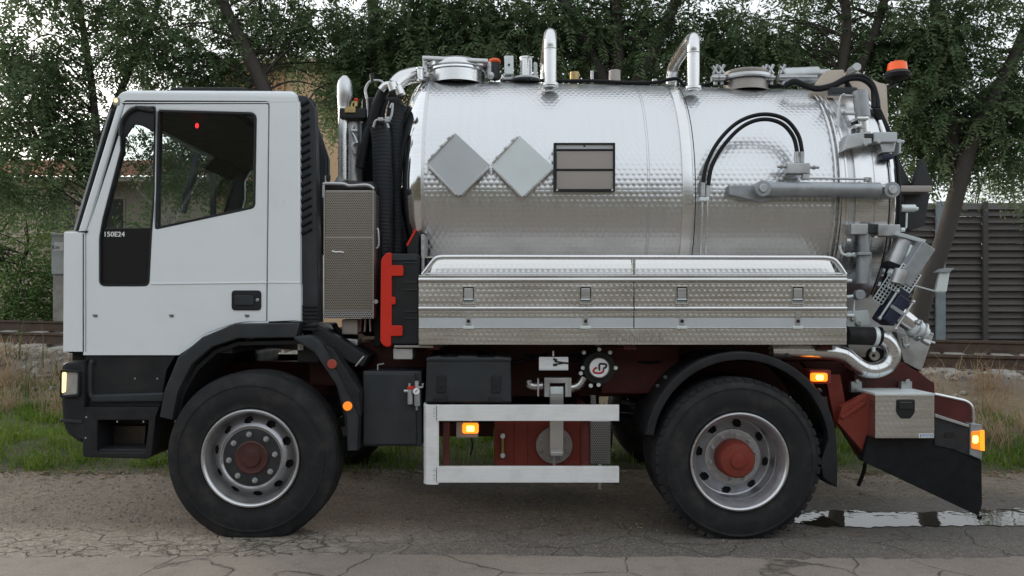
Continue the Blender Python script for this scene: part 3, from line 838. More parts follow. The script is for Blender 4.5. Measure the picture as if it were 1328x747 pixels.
for (a, c, e, g) in ((66, 258, 98, 298), (-40, 258, -8, 298), (385, 140, 408, 190), (385, 235, 408, 285), (308, 150, 340, 200), (130, 258, 160, 300)):
    yy = hy - (0.2 if a > 372 else 0.4 if a > 290 else 0)
    wn = part('window', MB().plate(rect(a - 2, c - 2, e + 2, g + 2), yy - 0.05, yy + 0.003, [rect(a, c, e, g)]), 'cream_render', hs_)
    part('shutter', MB().pbox(a, c, e, g, yy - 0.025, yy - 0.003, 0.005), 'dark_shutter', wn)
mb = MB(); yb = hy - 1.2
mb.box(X(50, hy), X(125, hy), yb, hy - 0.003, Z(308, hy), Z(302, hy), 0.01); blc = part('balcony', mb, 'cream_render', hs_)
for i in range(24):
    xx = X(52, hy) + i * 0.09
    mb = MB(); mb.cyl((xx, yb + .04, Z(302, hy) + 0.003), (xx, yb + .04, Z(277, hy) - 0.02), 0.012, 6); part('baluster', mb, 'dark_shutter', blc)
mb = MB(); mb.tube([(X(50, hy), yb + .04, Z(277, hy)), (X(125, hy), yb + .04, Z(277, hy))], 0.025, 8); part('handrail', mb, 'dark_shutter', blc)

# ================================================================== the tanker truck
TRK = thing('vacuum_tanker_truck', (3.1, 1.25, 0.0), 'white cab vacuum tanker truck with polished steel tank parked side on by the road', 'truck')
def tp(name, mb, m, parent=None, sharp=38, label=None): return part(name, mb, m, parent or TRK, sharp, label)
FAR = 2.46                      # far side of the truck
def mirror(y): return 2.5 - y

# ---- chassis
zt, zb = 1.06, 0.80
for ya in (0.82, 1.60):
    tp('frame_rail', MB().box(0.62, X(1170, .9), ya, ya + 0.08, zb, zt, 0.008), 'chassis_red')
    tp('subframe_rail', MB().box(X(420, .9), X(1175, .9), ya + 0.005, ya + 0.075, zt + 0.003, zt + 0.13, 0.008), 'chassis_red')
for px in (300, 470, 610, 760, 880, 1010, 1140):
    tp('cross_member', MB().box(X(px, .9) - .05, X(px, .9) + .05, 0.903, 1.597, 0.84, 1.02, 0.006), 'chassis_red')
mb = MB(); mb.box(X(395, .3), X(560, .3), 0.42, 0.815, 0.92, 1.22, 0.01); tp('pump_mount', mb, 'chassis_red')
mb = MB(); mb.box(X(780, .4), X(885, .4), 0.45, 0.815, 0.86, 1.20, 0.02); tp('hydraulic_tank', mb, 'chassis_red')
xf, xr = X(326.5), X(952)
for xx, m_ in ((xf, 'chassis_red'), (xr, 'chassis_red')):
    mb = MB(); mb.tube([(xx, 0.35, .5), (xx, 1.0, .5), (xx, 1.12, .5), (xx, 1.38, .5), (xx, 1.5, .5), (xx, 2.15, .5)], [.07, .08, .19, .19, .08, .07], 16)
    tp('axle', mb, m_)
mb = MB(); mb.tube([(xf + .15, 1.2, .55), (X(640, 1.2), 1.2, .72), (xr - .15, 1.25, .52)], .055, 12); tp('drive_shaft', mb, 'dark_hub')
for xx in (xf, xr):
    for yy in (0.72, 1.78):
        mb = MB()
        for k in range(4):
            pts = [(xx - .62 + .07 * k, yy, .78 - .035 * k), (xx, yy, .66 - .035 * k), (xx + .62 - .07 * k, yy, .78 - .035 * k)]
            q = smooth_path(pts, 6)
            for a, b2 in zip(q[:-1], q[1:]):
                c = (a + b2) / 2; d = (b2 - a) / 2
                mb.obox(c, d * 1.02, Vector((0, .04, 0)), Vector((-d.z, 0, d.x)).normalized() * .013)
        tp('leaf_spring', mb, 'dark_hub')
mb = MB(); mb.box(X(150, .9), X(330, .9), 0.95, 1.55, 0.62, 1.15, .05); tp('engine', mb, 'dark_hub')
mb = MB(); mb.box(X(330, .9), X(440, .9), 1.0, 1.5, 0.68, 1.0, .06); tp('gearbox', mb, 'dark_hub')

# ---- wheels
def tyre_mb(Ro, w_, zc, lugs):
    mb = MB(); rb = .288
    prof = [(rb, .045), (.300, .022), (.315, .016), (.322, .010), (.335, .012), (.36, .003), (.39, -.003), (.43, 0), (.455, .004), (.458, .000), (.466, .001), (.469, .010), (Ro - .035, .026), (Ro - .012, .040), (Ro, .062)]
    for k in range(5):
        a = .062 + (w_ - .124) * (k + .5) / 5.0 - .006
        prof += [(Ro + .002, a - .004), (Ro - .012, a), (Ro - .012, a + .010), (Ro + .002, a + .014)]
    prof += [(Ro, w_ - .062), (Ro - .012, w_ - .04), (Ro - .04, w_ - .022), (.45, w_), (.38, w_), (.32, w_ - .012), (rb, w_ - .045), (rb, .045)]
    mb.lathe(prof, (0, 0, 0), (0, 1, 0), 96)
    n = lugs
    for k in range(n):
        a = 2 * math.pi * k / n
        u = Vector((math.cos(a), 0, math.sin(a))); t_ = Vector((-math.sin(a), 0, math.cos(a)))
        for ys in (0.055, w_ - .055):
            mb.obox(u * (Ro - .0125) + Vector((0, ys, 0)), u * .013, t_ * (math.pi * Ro / n * .72), Vector((0, .024, 0)), .003)
    lim = -zc + .0105
    mb.v = [(x, y, z) if z > lim + .03 else (x * (1 + .0 * z), y - (.012 if y < w_ / 2 else -.012) * min(1, (lim + .03 - z) / .03), max(z, lim)) for x, y, z in mb.v]
    return mb
def rim_mb(front):
    mb = MB()
    holes = 10 if front else 8
    def hole(ph, rc, rr):
        def f(r_, a):
            for k in range(holes):
                ca = 2 * math.pi * (k + ph) / holes
                da = (a - ca + math.pi) % (2 * math.pi) - math.pi
                if (r_ - rc) ** 2 + (da * rc * .78) ** 2 < rr * rr: return True
            return False
        return f
    def dense(p, n):
        o = []
        for a, b2 in zip(p[:-1], p[1:]):
            for k in range(n): o.append((a[0] + (b2[0] - a[0]) * k / n, a[1] + (b2[1] - a[1]) * k / n))
        return o + [p[-1]]
    lip = [(.289, .05), (.296, .022), (.304, .012), (.308, .018), (.310, .010), (.307, .001), (.300, -.001), (.293, .004), (.286, .016), (.277, .032), (.270, .05)]
    if front:
        mb.lathe(dense([(.258, .09), (.252, .085), (.240, .068), (.222, .046), (.207, .034)], 3), (0, 0, 0), (0, 1, 0), 160, hole(.3, .236, .021))
        mb.lathe([(.207, .034), (.202, .030), (.197, .030), (.193, .036), (.188, .040), (.184, .040), (.180, .052)], (0, 0, 0), (0, 1, 0), 96)
        mb.lathe([(.275, .10), (.275, .25)], (0, 0, 0), (0, 1, 0), 48)
    else:
        mb.lathe(dense([(.252, .197), (.244, .200), (.222, .190), (.200, .176), (.186, .166)], 3), (0, 0, 0), (0, 1, 0), 160, hole(.2, .219, .024))
        mb.lathe([(.186, .166), (.180, .160), (.168, .158), (.150, .160), (.110, .160)], (0, 0, 0), (0, 1, 0), 96)
        mb.lathe([(.27, .21), (.27, .28)], (0, 0, 0), (0, 1, 0), 48)
    return mb
LIP = [(.289, .05), (.296, .022), (.304, .012), (.308, .018), (.312, .010), (.309, .000), (.300, -.002), (.292, .004), (.287, .014)]
def nut_mb(r_, h):
    mb = MB()
    mb.tube([(0, 0, 0), (0, -h, 0)], r_, 6); mb.disc((0, 0, 0), (0, -1, 0), r_ * 1.55, .005, 14, .001); mb.tube([(0, -h, 0), (0, -h - .012, 0)], r_ * .55, 8)
    return mb
def wheel(x, y, zc, front, far=False, Ro=.53, lugs=0):
    wg = group_part('wheel', (x, y, zc), TRK)
    part('tyre', tyre_mb(Ro, .30 if front else .27, zc, lugs), 'rubber', wg, 30)
    part('rim', rim_mb(front), 'silver_paint', wg, 30)
    part('rim_lip', MB().lathe(LIP, (0, 0, 0), (0, 1, 0), 96), 'plain_steel', wg, 30, 'bright outer lip of the rim')
    part('rim_barrel', MB().lathe([(.287, .014), (.278, .032), (.270, .05), (.262, .085), (.258, .09)] if front else [(.287, .014), (.277, .032), (.268, .05), (.262, .08), (.262, .10), (.256, .108), (.256, .19), (.252, .197)], (0, 0, 0), (0, 1, 0), 96), 'rim_shade' if front else 'silver_paint', wg, 30)
    mb = MB()
    mb.lathe([(.0001, .10), (.28, .10), (.28, .12), (.0001, .12)] if front else [(.0001, .215), (.265, .215), (.265, .23), (.0001, .23)], (0, 0, 0), (0, 1, 0), 40)
    part('brake_drum', mb, 'gap', wg)
    if front:
        part('hub_plate', MB().lathe([(.186, .060), (.186, .044), (.182, .040), (.11, .036), (.0001, .036)], (0, 0, 0), (0, 1, 0), 64), 'dark_hub', wg)
        part('hub_cap', MB().lathe([(.108, .038), (.106, .026), (.098, .022), (.080, .026), (.062, .024), (.056, .012), (.034, .009), (.0001, .009)], (0, 0, 0), (0, 1, 0), 48), 'hub_red', wg)
        rn, y0, rr, ph = .147, .038, .0115, .16
    else:
        part('hub_cap', MB().lathe([(.122, .162), (.120, .10), (.114, .060), (.104, .048), (.085, .044), (.050, .040), (.046, .026), (.030, .022), (.0001, .022)], (0, 0, 0), (0, 1, 0), 48), 'oxide_red', wg)
        rn, y0, rr, ph = .150, .160, .0115, .28
    first = None
    for k in range(8 if front else 10):
        a = 2 * math.pi * (k + ph) / (8 if front else 10)
        loc = (rn * math.cos(a), y0, rn * math.sin(a))
        if first is None:
            first = part('wheel_nut', nut_mb(rr, .020 if front else .026), 'zinc', wg); first.location = loc
        else:
            q = first.copy(); COL.objects.link(q); q.location = loc
    return wg
wf = wheel(X(325.5), -.02, .508, True, Ro=.545)
wr = wheel(X(956.5), -.05, .492, False, Ro=.520, lugs=52)
mbi = tyre_mb(.515, .27, .492, 0)
inner = group_part('inner_wheel', (X(956.5), .30, .492), TRK); part('tyre', mbi, 'rubber', inner, 30); part('rim', MB().lathe([(.288, .05), (.27, .06), (.26, .14), (.20, .16), (.10, .16)], (0, 0, 0), (0, 1, 0), 48), 'silver_paint', inner)
for xx, yy in ((X(326.5), 2.48), (X(956.5), 2.53)):
    q = group_part('wheel', (xx, yy, .497), TRK)
    mb = tyre_mb(.525, .30, .497, 0); mb.v = [(x, -y, z) for x, y, z in mb.v]; part('tyre', mb, 'rubber', q, 30)
    mb = MB().lathe([(.30, -.01), (.28, -.04), (.26, -.1), (.20, -.07), (.10, -.05), (.0001, -.05)], (0, 0, 0), (0, 1, 0), 48); part('rim', mb, 'silver_paint', q)

# ---- cab shell
CY = 0.06
def poly_gap(p, g):                       # grow an outline by g pixels
    return offset(ccw(p), -g)
door = rnd([(162, 133, 3), (348, 134, 4), (345, 417), (310, 418, 14), (268, 432, 12), (231, 457.5), (111, 457.5), (111, 303, 4)])
side = rnd([(153, 131.5), (388.5, 131.5), (389.5, 366), (390.5, 372), (390.5, 417), (310, 420.5, 14), (268, 434.5, 12), (232, 458), (81, 458, 3), (82, 300, 3), (101, 300)])
quarter = rnd([(168, 139.5, 4), (201.5, 138, 3), (200.5, 250), (196.5, 302), (193, 371, 7), (128.5, 371, 8), (128.5, 308, 6), (133, 283), (156, 195), (156, 162)])
mainwin = rnd([(204.5, 142.5, 4), (332.5, 146, 9), (330.5, 269.5, 6), (201, 297.5, 3)])
FY = 2.36
cabs = tp('cab_side', MB().plate(side, CY, CY + .07, [poly_gap(door, 1.0)], b=.010), 'white_paint')
dr = tp('door', MB().plate(door, CY + .004, CY + .06, [quarter, mainwin], b=.008), 'white_paint')
tp('door_recess', MB().plate(poly_gap(door, 3), CY + .055, CY + .07, [offset(ccw(quarter), -2), offset(ccw(mainwin), -2)]), 'gap', dr)
# window seals, panes
tp('window_seal', MB().plate(quarter, CY + .001, CY + .05, [offset(ccw(quarter), 2.2)], b=.002), 'black_plastic', dr)
tp('window_seal', MB().plate(mainwin, CY + .001, CY + .05, [offset(ccw(mainwin), 2.8)], b=.002), 'black_plastic', dr)
qi = offset(ccw(quarter), 1.8)
low = [p for p in qi if p[1] > 300]
tp('quarter_pane', MB().plate(rnd([(168, 141), (200, 140), (199, 250), (195.5, 297), (131, 297), (157, 196), (157.5, 163)]), CY + .018, CY + .024), 'glass', dr)
tp('black_panel', MB().plate(rnd([(195.5, 295.5), (191.5, 369.5, 6), (130, 369.5, 7), (130, 310, 5), (133.5, 295.5)]), CY + .016, CY + .035, b=.004), 'black_gloss', dr, label='glossy black lower panel of the door')
tp('main_pane', MB().plate(offset(ccw(mainwin), 1.8), CY + .018, CY + .024), 'glass', dr)
text_part('model_badge', '150E24', .044, (X(132.5, CY), CY + .0145, Z(306.5, CY)), 'white_print', dr, .0012, 1.05, bold=.0006)
# crease line of the door, side markings
mb = MB(); mb.plate([(196, 367.5), (346, 365.5), (346, 367.2), (196, 369.0)], CY - .001, CY + .02, b=.002); tp('swage_line', mb, 'white_paint', dr)
mb = MB(); mb.plate([(348.2, 365.5), (389.5, 365.5), (389.5, 367.2), (348.2, 367.2)], CY - .004, CY + .02, b=.002); tp('swage_line', mb, 'white_paint', cabs)
tp('door_handle', MB().plate(rect(300, 376.5, 338.5, 402.5, 5), CY - .004, CY + .03, b=.005), 'black_plastic', dr)
tp('handle_flap', MB().plate(rect(304, 383, 329, 396, 3), CY - .012, CY + .01, b=.004), 'grey_plastic', dr)
tp('door_lock', MB().disc((X(334, CY), CY - .004, Z(389, CY)), (0, -1, 0), .011, .005, 14), 'zinc', dr)
for px in (123, 222, 320):
    mb = MB(); mb.pbox(px - 3, 408, px + 3, 409, CY - .001, CY + .01, .0005); mb.pbox(px - 2, 410, px + 3, 411, CY - .001, CY + .01, .0005); tp('side_marking', mb, 'dark_hub', dr)
mb = MB(); mb.plate(rnd([(366, 259), (368.3, 259), (367.8, 265), (366.5, 265)]), CY - .003, CY + .02); tp('glint_mark', mb, 'white_print', cabs)  # white reflection on the cab side drawn as a small plate
# far side, with its own window openings
fq = lambda poly: [(664 + (min(px, 307 if poly is side else 999) - 664) * (CD + CY) / (CD + FY), H + (py - H) * (CD + CY) / (CD + FY)) for px, py in poly]
mwf = rnd([(206, 143, 4), (292, 145, 6), (290, 275, 5), (203, 296, 3)])
tp('cab_side', MB().plate(fq(side), FY, FY + .06, [fq(offset(ccw(quarter), 2)), fq(offset(ccw(mwf), 1))]), 'white_paint')
tp('side_trim', MB().plate(fq(side), FY - .02, FY - .003, [fq(offset(ccw(quarter), 2)), fq(offset(ccw(mwf), 1))]), 'interior', cabs)
tp('main_pane', MB().plate(fq(mwf), FY + .02, FY + .026), 'glass', cabs)
tp('quarter_pane', MB().plate(fq(quarter), FY + .02, FY + .026), 'glass', cabs)
# roof
roof = rnd([(150, 131), (152.5, 123, 5), (161, 118.5, 5), (378, 119.5, 4), (384.5, 124, 4), (386.5, 131)])
pr = [(X(a, CY), Z(b2, CY)) for a, b2 in ccw([(p[0], -p[1]) for p in roof])] if False else [(X(a, CY), Z(b2, CY)) for a, b2 in roof]
mb = MB(); n = len(pr)
rows = [(CY + .000, 0.0), (CY + .012, .012), (CY + .05, .026), (.14, .028), (.62, .036), (1.21, .045), (FY + .01, .026), (FY + .05, .012), (FY + .06, 0.0)]
vs = []; cxm = sum(p[0] for p in pr) / n; zlow = Z(131, CY) + .0
for (yy, up) in rows:
    for (x, z) in pr:
        k = (z - zlow) / (pr[n // 2][1] - zlow + 1e-6)
        vs.append((x if yy < .15 else min(x, 1.475 + .01 * k), yy, z + up * max(0, min(1, k)) - .006))
mb.add(vs, [(r_ * n + i, r_ * n + (i + 1) % n, (r_ + 1) * n + (i + 1) % n, (r_ + 1) * n + i) for r_ in range(len(rows) - 1) for i in range(n)])
mb.add(vs[:n], [tuple(range(n))]); mb.add(vs[-n:], [tuple(range(n))])
rfp = tp('cab_roof', mb, 'white_paint', sharp=50)
zr_ = Z(119, CY) + .03
tp('roof_hatch', MB().box(X(222, .35), 1.45, .32, 1.9, zr_ - .015, zr_ + .075, .02), 'black_plastic', rfp)
mb = MB(); mb.plate(rect(146, 126, 155, 136.5, 3), CY - .006, CY + .06, b=.004); ml = tp('marker_lamp', mb, 'pale_lens')
tp('bulb', MB().plate(rect(147.5, 127.5, 152, 132.5, 2), CY - .010, CY + .0, b=.003), 'head_core', ml)
# front: windscreen, corner panel, grille
def slab(a, b2, t, y0, y1):
    """bar between two pixel points in the side view, thickness t px, spanning y0..y1"""
    d = Vector((b2[0] - a[0], b2[1] - a[1])).normalized(); nn = Vector((-d.y, d.x)) * t / 2
    pl = [(a[0] + nn.x, a[1] + nn.y), (b2[0] + nn.x, b2[1] + nn.y), (b2[0] - nn.x, b2[1] - nn.y), (a[0] - nn.x, a[1] - nn.y)]
    q = [(X(p[0], CY), Z(p[1], CY)) for p in pl]
    return MB().plate(q, y0, y1, world=True)
tp('windscreen_seal', MB().plate(rnd([(144, 141, 2), (147.5, 141, 2), (101.5, 299.5), (97.5, 299.5)]), CY + .005, CY + .07, b=.004), 'black_plastic')
tp('windscreen_edge', MB().plate(rnd([(141.0, 143, 1), (144.6, 141), (98.5, 299.5), (94.8, 299.5)]), CY + .01, CY + .07, b=.003), 'cast_grey')  # sky reflection in the glass edge put into a pale grey
tp('windscreen_seal', slab((146, 141), (100, 299.5), 4, FY - .02, FY + .05), 'black_plastic')
tp('windscreen', slab((145, 142), (99, 299), 1.2, CY + .075, FY - .025), 'glass')
tp('header_panel', slab((149.5, 131), (145.5, 142), 4, CY + .08, FY - .03), 'white_paint')
tp('front_panel', MB().box(X(81, CY), X(98, CY), CY + .075, FY - .005, Z(457, CY), Z(300.5, CY), .02), 'white_paint')
mb = MB()
for k in range(6): mb.box(X(79.5, CY), X(82, CY), .45, 2.0, Z(440 - k * 18, CY), Z(428 - k * 18, CY), .006)
tp('grille_bars', mb, 'black_plastic')
mb = MB(); mb.plate([(107.2, 303), (108.4, 303), (108.4, 457), (107.2, 457)], CY - .0015, CY + .01); tp('panel_gap', mb, 'gap', cabs)
mb = MB(); mb.plate([(113, 302), (114, 299), (101, 300), (101, 301)], CY - .0015, CY + .01); tp('panel_gap', mb, 'gap', cabs)
# rear wall, floor, ceiling, interior
zc_, zf_ = Z(132, CY) - .02, Z(455, CY)
mb = MB()
XR = 1.47
for y0, y1, z0, z1 in ((.62, FY - .005, zf_, 1.95), (.62, FY - .005, 2.5, zc_), (.62, .70, 1.953, 2.497), (1.9, FY - .005, 1.953, 2.497)):
    mb.box(XR - .04, XR, y0, y1, z0, z1)
a_, b_ = Vector((XR - .02, .60, 0)), Vector((X(386, CY), CY + .085, 0)); dd_ = (b_ - a_) / 2
mb.obox((a_ + b_) / 2 + Vector((0, 0, (zf_ + zc_) / 2)), dd_, Vector((-dd_.y, dd_.x, 0)).normalized() * .015, Vector((0, 0, (zc_ - zf_) / 2)))
rw = tp('rear_wall', mb, 'white_paint'); tp('rear_pane', MB().box(XR - .02, XR - .014, .703, 1.897, 1.953, 2.497), 'glass', rw)
mb = MB()
for q in ((.66, .70, zf_, zc_ - .01), (.703, 1.897, zf_, 1.95), (.703, 1.897, 2.5, zc_ - .01), (1.9, FY - .02, zf_, zc_ - .01)): mb.box(XR - .05, XR - .043, *q)
a_, b_ = Vector((XR - .055, .60, 0)), Vector((X(380, CY), CY + .085, 0)); dd_ = (b_ - a_) / 2
mb.obox((a_ + b_) / 2 + Vector((0, 0, (zf_ + zc_) / 2)), dd_, Vector((-dd_.y, dd_.x, 0)).normalized() * .006, Vector((0, 0, (zc_ - zf_) / 2))); tp('rear_trim', mb, 'interior')
tp('cab_floor', MB().box(X(100, CY), XR - .05, CY + .08, FY - .01, zf_ - .02, zf_ + .03), 'interior')
tp('headliner', MB().box(X(150, CY) + .02, XR - .06, CY + .08, FY - .02, zc_ - .03, zc_ - .003, .01), 'interior')
tp('sun_visor', MB().obox(Vector((X(165, CY), 1.75, zc_ - .12)), Vector((.05, 0, .05)), Vector((0, .3, 0)), Vector((.012, 0, -.006)), .01), 'interior')
tp('dashboard', MB().plate([(X(101, CY), zf_ + .3), (X(97, CY), Z(310, CY)), (X(140, CY), Z(296, CY)), (X(165, CY), Z(312, CY)), (X(165, CY), zf_ + .3)], CY + .1, FY - .04, world=True), 'interior')
for yc in (.62, 1.85):
    st = tp('seat', MB().box(XR - .55, XR - .12, yc - .24, yc + .24, 1.33, 1.46, .05), 'interior')
    mb = MB(); mb.obox(Vector((XR - .13, yc, 1.62)), Vector((.05, 0, 0)), Vector((0, .23, 0)), Vector((.03, 0, .22)), .05); tp('backrest', mb, 'interior', st)
wc = Vector((X(196, CY), .62, 1.80)); wn_ = Vector((.55, 0, .84)).normalized(); wu = Vector((0, 1, 0)); wv = wn_.cross(wu)
mb = MB(); mb.tube([wc + wu * (.22 * math.cos(a)) + wv * (.22 * math.sin(a)) for a in [2 * math.pi * k / 32 for k in range(32)]], .014, 8, closed=True)
mb.tube([wc - wv * .2, wc + wv * .2], .012, 6); mb.tube([wc, wc - wn_ * .45], .03, 8); mb.ball(wc, .05)
tp('steering_wheel', mb, 'interior')
rl = P(255.5, 163, .35); tp('interior_lamp', MB().ball(rl, .012, 10, (1, .5, 1.5)), 'red_lamp')
for px in (243,):
    tp('far_pillar', MB().obox(P(250, 225, 2.2), Vector((-.09, 0, -.36)), Vector((0, .03, 0)), Vector((.025, 0, -.006)), .01), 'interior')
mb = MB(); mb.obox(P(276.5, 236, 2.28), Vector((.020, 0, 0)), Vector((0, .02, 0)), Vector((0, 0, .40))); mb.obox(P(262, 184, 2.28), Vector((.20, 0, 0)), Vector((0, .018, 0)), Vector((0, 0, .035))); tp('far_window_frame', mb, 'interior')
# door mirror on its bracket, seen edge on
mb = MB(); mb.tube(smooth_path(PP([(197, 142), (178, 140.5), (166, 147), (158, 160), (157, 176)], CY - .03), 5), .016, 8)
mb.tube(smooth_path(PP([(199, 144), (186, 142), (176, 139)], CY - .035), 5), .012, 8)
mbk = tp('mirror_bracket', mb, 'black_plastic')
mb = MB(); mb.plate(rnd([(158, 158), (168, 146, 4), (200, 141, 3), (199, 171, 4), (184, 163, 4), (174, 161, 3), (159, 183)]), CY - .028, CY - .015, b=.004); tp('mirror_mount', mb, 'black_plastic', mbk)

# ---- black lower front: bumper, headlamp, steps
bp_ = tp('front_bumper', MB().plate(rnd([(78, 474, 4), (84, 469, 4), (110, 467), (110, 576), (101, 575, 6), (84, 562, 8), (79, 545, 4), (78, 520)]), .03, 2.45, b=.03), 'black_plastic')
tp('bumper_lip', MB().plate(rnd([(77.5, 543, 3), (106, 545), (106, 549), (78, 548)]), .022, .2, b=.004), 'grey_plastic', bp_)
mb = MB(); mb.box(X(86, .05), X(118, .05), .12, 2.3, Z(469, .05), Z(457.5, .05)); tp('bumper_top', mb, 'gap')
hl = tp('headlight', MB().plate(rnd([(78, 479, 3), (103, 481, 3), (102.5, 514, 3), (77, 516.5, 4)]), .002, .2, [rnd([(80, 482, 3), (100.5, 483, 3), (100, 511, 3), (79.5, 513, 3)])], b=.003), 'black_plastic')
tp('reflector', MB().plate(rnd([(79, 481), (101, 482), (100.5, 512), (78, 514)]), .05, .19), 'head_reflector', hl)
tp('lens', MB().plate(rnd([(79.5, 481.5, 3), (101, 482.5, 3), (100.5, 511.5, 3), (79, 513.5, 3)]), .014, .05, b=.004), 'pale_lens', hl)
tp('bulb', MB().plate(rnd([(79.8, 483, 2), (85.5, 483, 2), (84.6, 508, 2), (79.5, 510, 2)]), .008, .03, b=.004), 'head_core', hl)
tp('headlight', MB().box(X(78), X(78) + .04, 2.15, 2.38, Z(515), Z(480), .01), 'head_reflector', label='far headlight')
tp('side_skirt', MB().plate(rnd([(110.5, 459), (229, 459), (216, 480), (208, 528), (110.5, 528)]), .075, .14, b=.006), 'black_plastic')
tp('skirt_ridge', MB().plate(rnd([(117, 512, 5), (213, 509, 3), (211, 521), (117, 522, 3)]), .045, .14, b=.012), 'grey_plastic')
mb = MB(); mb.tube(smooth_path(PP([(122, 515), (117, 509), (117.5, 475), (122, 468)], .07), 5), .018, 8); tp('skirt_moulding', mb, 'grey_plastic')
sb_ = tp('step_box', MB().plate(rnd([(107, 528), (206, 528), (202, 540), (196, 592, 3), (190, 595.5, 3), (107, 593, 4)]), .04, .34, [rnd([(126, 545, 3), (193, 545, 2), (188, 586, 3), (126, 586, 3)])], b=.008), 'black_plastic')
tp('step_back', MB().plate(rnd([(123, 541), (196, 541), (191, 589), (123, 589)]), .28, .335), 'black_plastic', sb_)
tp('step_plate', MB().plate(rnd([(130, 552), (189, 552), (187, 579), (129, 579)]), .255, .275, b=.003), 'perforated_dark', sb_, label='tan perforated plate inside the step')
mb = MB()
mb.box(X(127, .05), X(190, .05), .06, .27, Z(588, .05), Z(583, .05), .004); tp('step_tread', mb, 'grey_plastic', sb_)
for (a, c) in ((112, 541), (111, 568), (152, 547), (186, 547), (175, 491), (204, 491), (111, 493)):
    tp('screw', MB().disc(P(a, c, .04 if c > 530 else .075), (0, -1, 0), .006, .003, 8, .001), 'zinc')
# ---- front wheel arch and mudguard
arch = rnd([(206, 541), (213, 505), (230, 464), (262, 437), (304, 419.5), (389, 418.5), (384, 438), (308, 439), (275, 450), (249, 472), (231, 507), (223, 545)])
tp('wheel_arch', MB().plate(arch, .015, .36, b=.012), 'grey_plastic')
tp('arch_liner', MB().plate(rnd([(226, 545), (235, 507), (253, 476), (278, 454), (308, 443), (392, 441), (412, 452), (440, 490), (452, 540), (455, 578), (451, 578), (446, 540), (434, 492), (408, 457), (390, 446), (309, 448), (281, 458), (257, 480), (240, 509), (231, 545)]), .08, .62), 'black_plastic')
guard = rnd([(382, 436), (402, 434), (414, 441), (446, 480), (467, 512), (463, 585), (450, 585), (449, 540), (436, 500), (407, 457), (380, 440)])
mg = tp('mudguard', MB().plate(guard, .0, .56, b=.015), 'grey_plastic')
tp('guard_fold', MB().plate(rnd([(420, 447), (432, 452), (467, 508), (466, 540), (452, 512)]), -.012, .2, b=.01), 'black_plastic', mg)
tp('arch_strut', MB().plate(rnd([(386, 420), (412, 421), (478, 462), (470, 476), (452, 470), (404, 432)]), .10, .4, b=.012), 'black_plastic')
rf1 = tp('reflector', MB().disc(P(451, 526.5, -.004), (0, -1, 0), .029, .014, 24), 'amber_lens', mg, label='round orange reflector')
rf2 = tp('reflector', MB().disc(P(431, 472, -.002), (0, -1, 0), .03, .014, 24), 'red_lens', mg, label='round dull red reflector')
mb = MB(); mb.cyl(P(461, 475, .1), P(472, 462, .1), .006, 6); tp('clip_rod', mb, 'zinc', mg)

# ---- louvred panel behind the cab
lp = tp('louvre_panel', MB().plate(rnd([(385, 123, 3), (399, 124, 6), (408, 140), (411, 300), (413, 418), (391, 418), (390.5, 366)]), .10, .17, b=.01), 'grey_plastic')
for k in range(17):
    zpy = 134 + k * 10.3; sh_ = k * .28
    mb = MB(); a, c = P(387.0 + sh_, zpy + 5.5, .10), P(400.5 + sh_ * .9, zpy - 1.5, .10); d = (c - a) / 2
    mb.obox((a + c) / 2 + Vector((0, -.004, 0)), d, Vector((0, .014, -.010)), Vector((-d.z, 0, d.x)).normalized() * .008, .002)
    tp('louvre_slat', mb, 'black_plastic', lp)
tp('deflector_edge', MB().plate(rnd([(401, 124, 5), (409, 135), (413, 300), (416, 418), (411, 418), (406, 140)]), .17, .24, b=.01), 'black_plastic', lp)
tp('rear_deflector', MB().plate(rnd([(396, 140), (406, 150), (416, 178), (425, 205), (425, 330), (405, 330)]), .55, .62, b=.02), 'grey_plastic')
mb = MB()
for k in range(7): mb.pbox(391, 396 + k * 5, 412, 398.6 + k * 5, .085, .12, .002)
tp('lower_ribs', mb, 'black_plastic', lp)
tp('cab_tail', MB().box(X(390, .3), X(420, .3), .2, .75, Z(470, .3), Z(420, .3), .02), 'black_plastic')

# ---- exhaust, heat guard, air hoses
mb = MB(); mb.tube(smooth_path(PP([(446, 235), (446, 150), (445.5, 128)], .55), 4), .040, 16); tp('exhaust_pipe', mb, 'satin_steel')
mb = MB(); mb.tube([P(446, 140, .55), P(446, 132, .55), P(447, 126, .55), P(447, 112, .55), P(447, 105, .55), P(446, 100, .55), P(445, 98, .55)], [.040, .043, .052, .052, .046, .028, .006], 18); tp('exhaust_tip', mb, 'plain_steel')
mb = MB(); mb.cyl(P(459, 236, .6), P(459, 160, .6), .062, 18); tp('silencer', mb, 'zinc')
mb = MB(); mb.pbox(440, 140, 474, 153, .48, .6, .006); tp('exhaust_bracket', mb, 'black_plastic')
mb = MB(); mb.pbox(447, 138, 461, 146, .47, .482, .003); tp('bracket_plate', mb, 'brass')
mb = MB(); mb.tube(smooth_path(PP([(456, 140), (457, 134), (461, 131), (462, 128)], .5), 4), .008, 6); mb.cyl(P(461.5, 138, .5), P(462, 131, .5), .012, 8); tp('valve_stem', mb, 'brass')
tp('valve_cap', MB().ball(P(462, 130, .5), .016), 'bright_red')
mb = MB(); mb.tube(smooth_path(PP([(459, 163), (457, 172), (462, 182), (457, 190), (461, 200)], .5), 4), .012, 8); mb.cyl(P(456, 170, .5), P(464, 170, .5), .016, 8); mb.cyl(P(460, 178, .5), P(463, 186, .5), .016, 8); tp('drain_fitting', mb, 'zinc')
mb = MB(); mb.tube(smooth_path(PP([(446, 232), (440, 246), (441, 280)], .55), 5), .045, 12); tp('exhaust_elbow', mb, 'zinc')
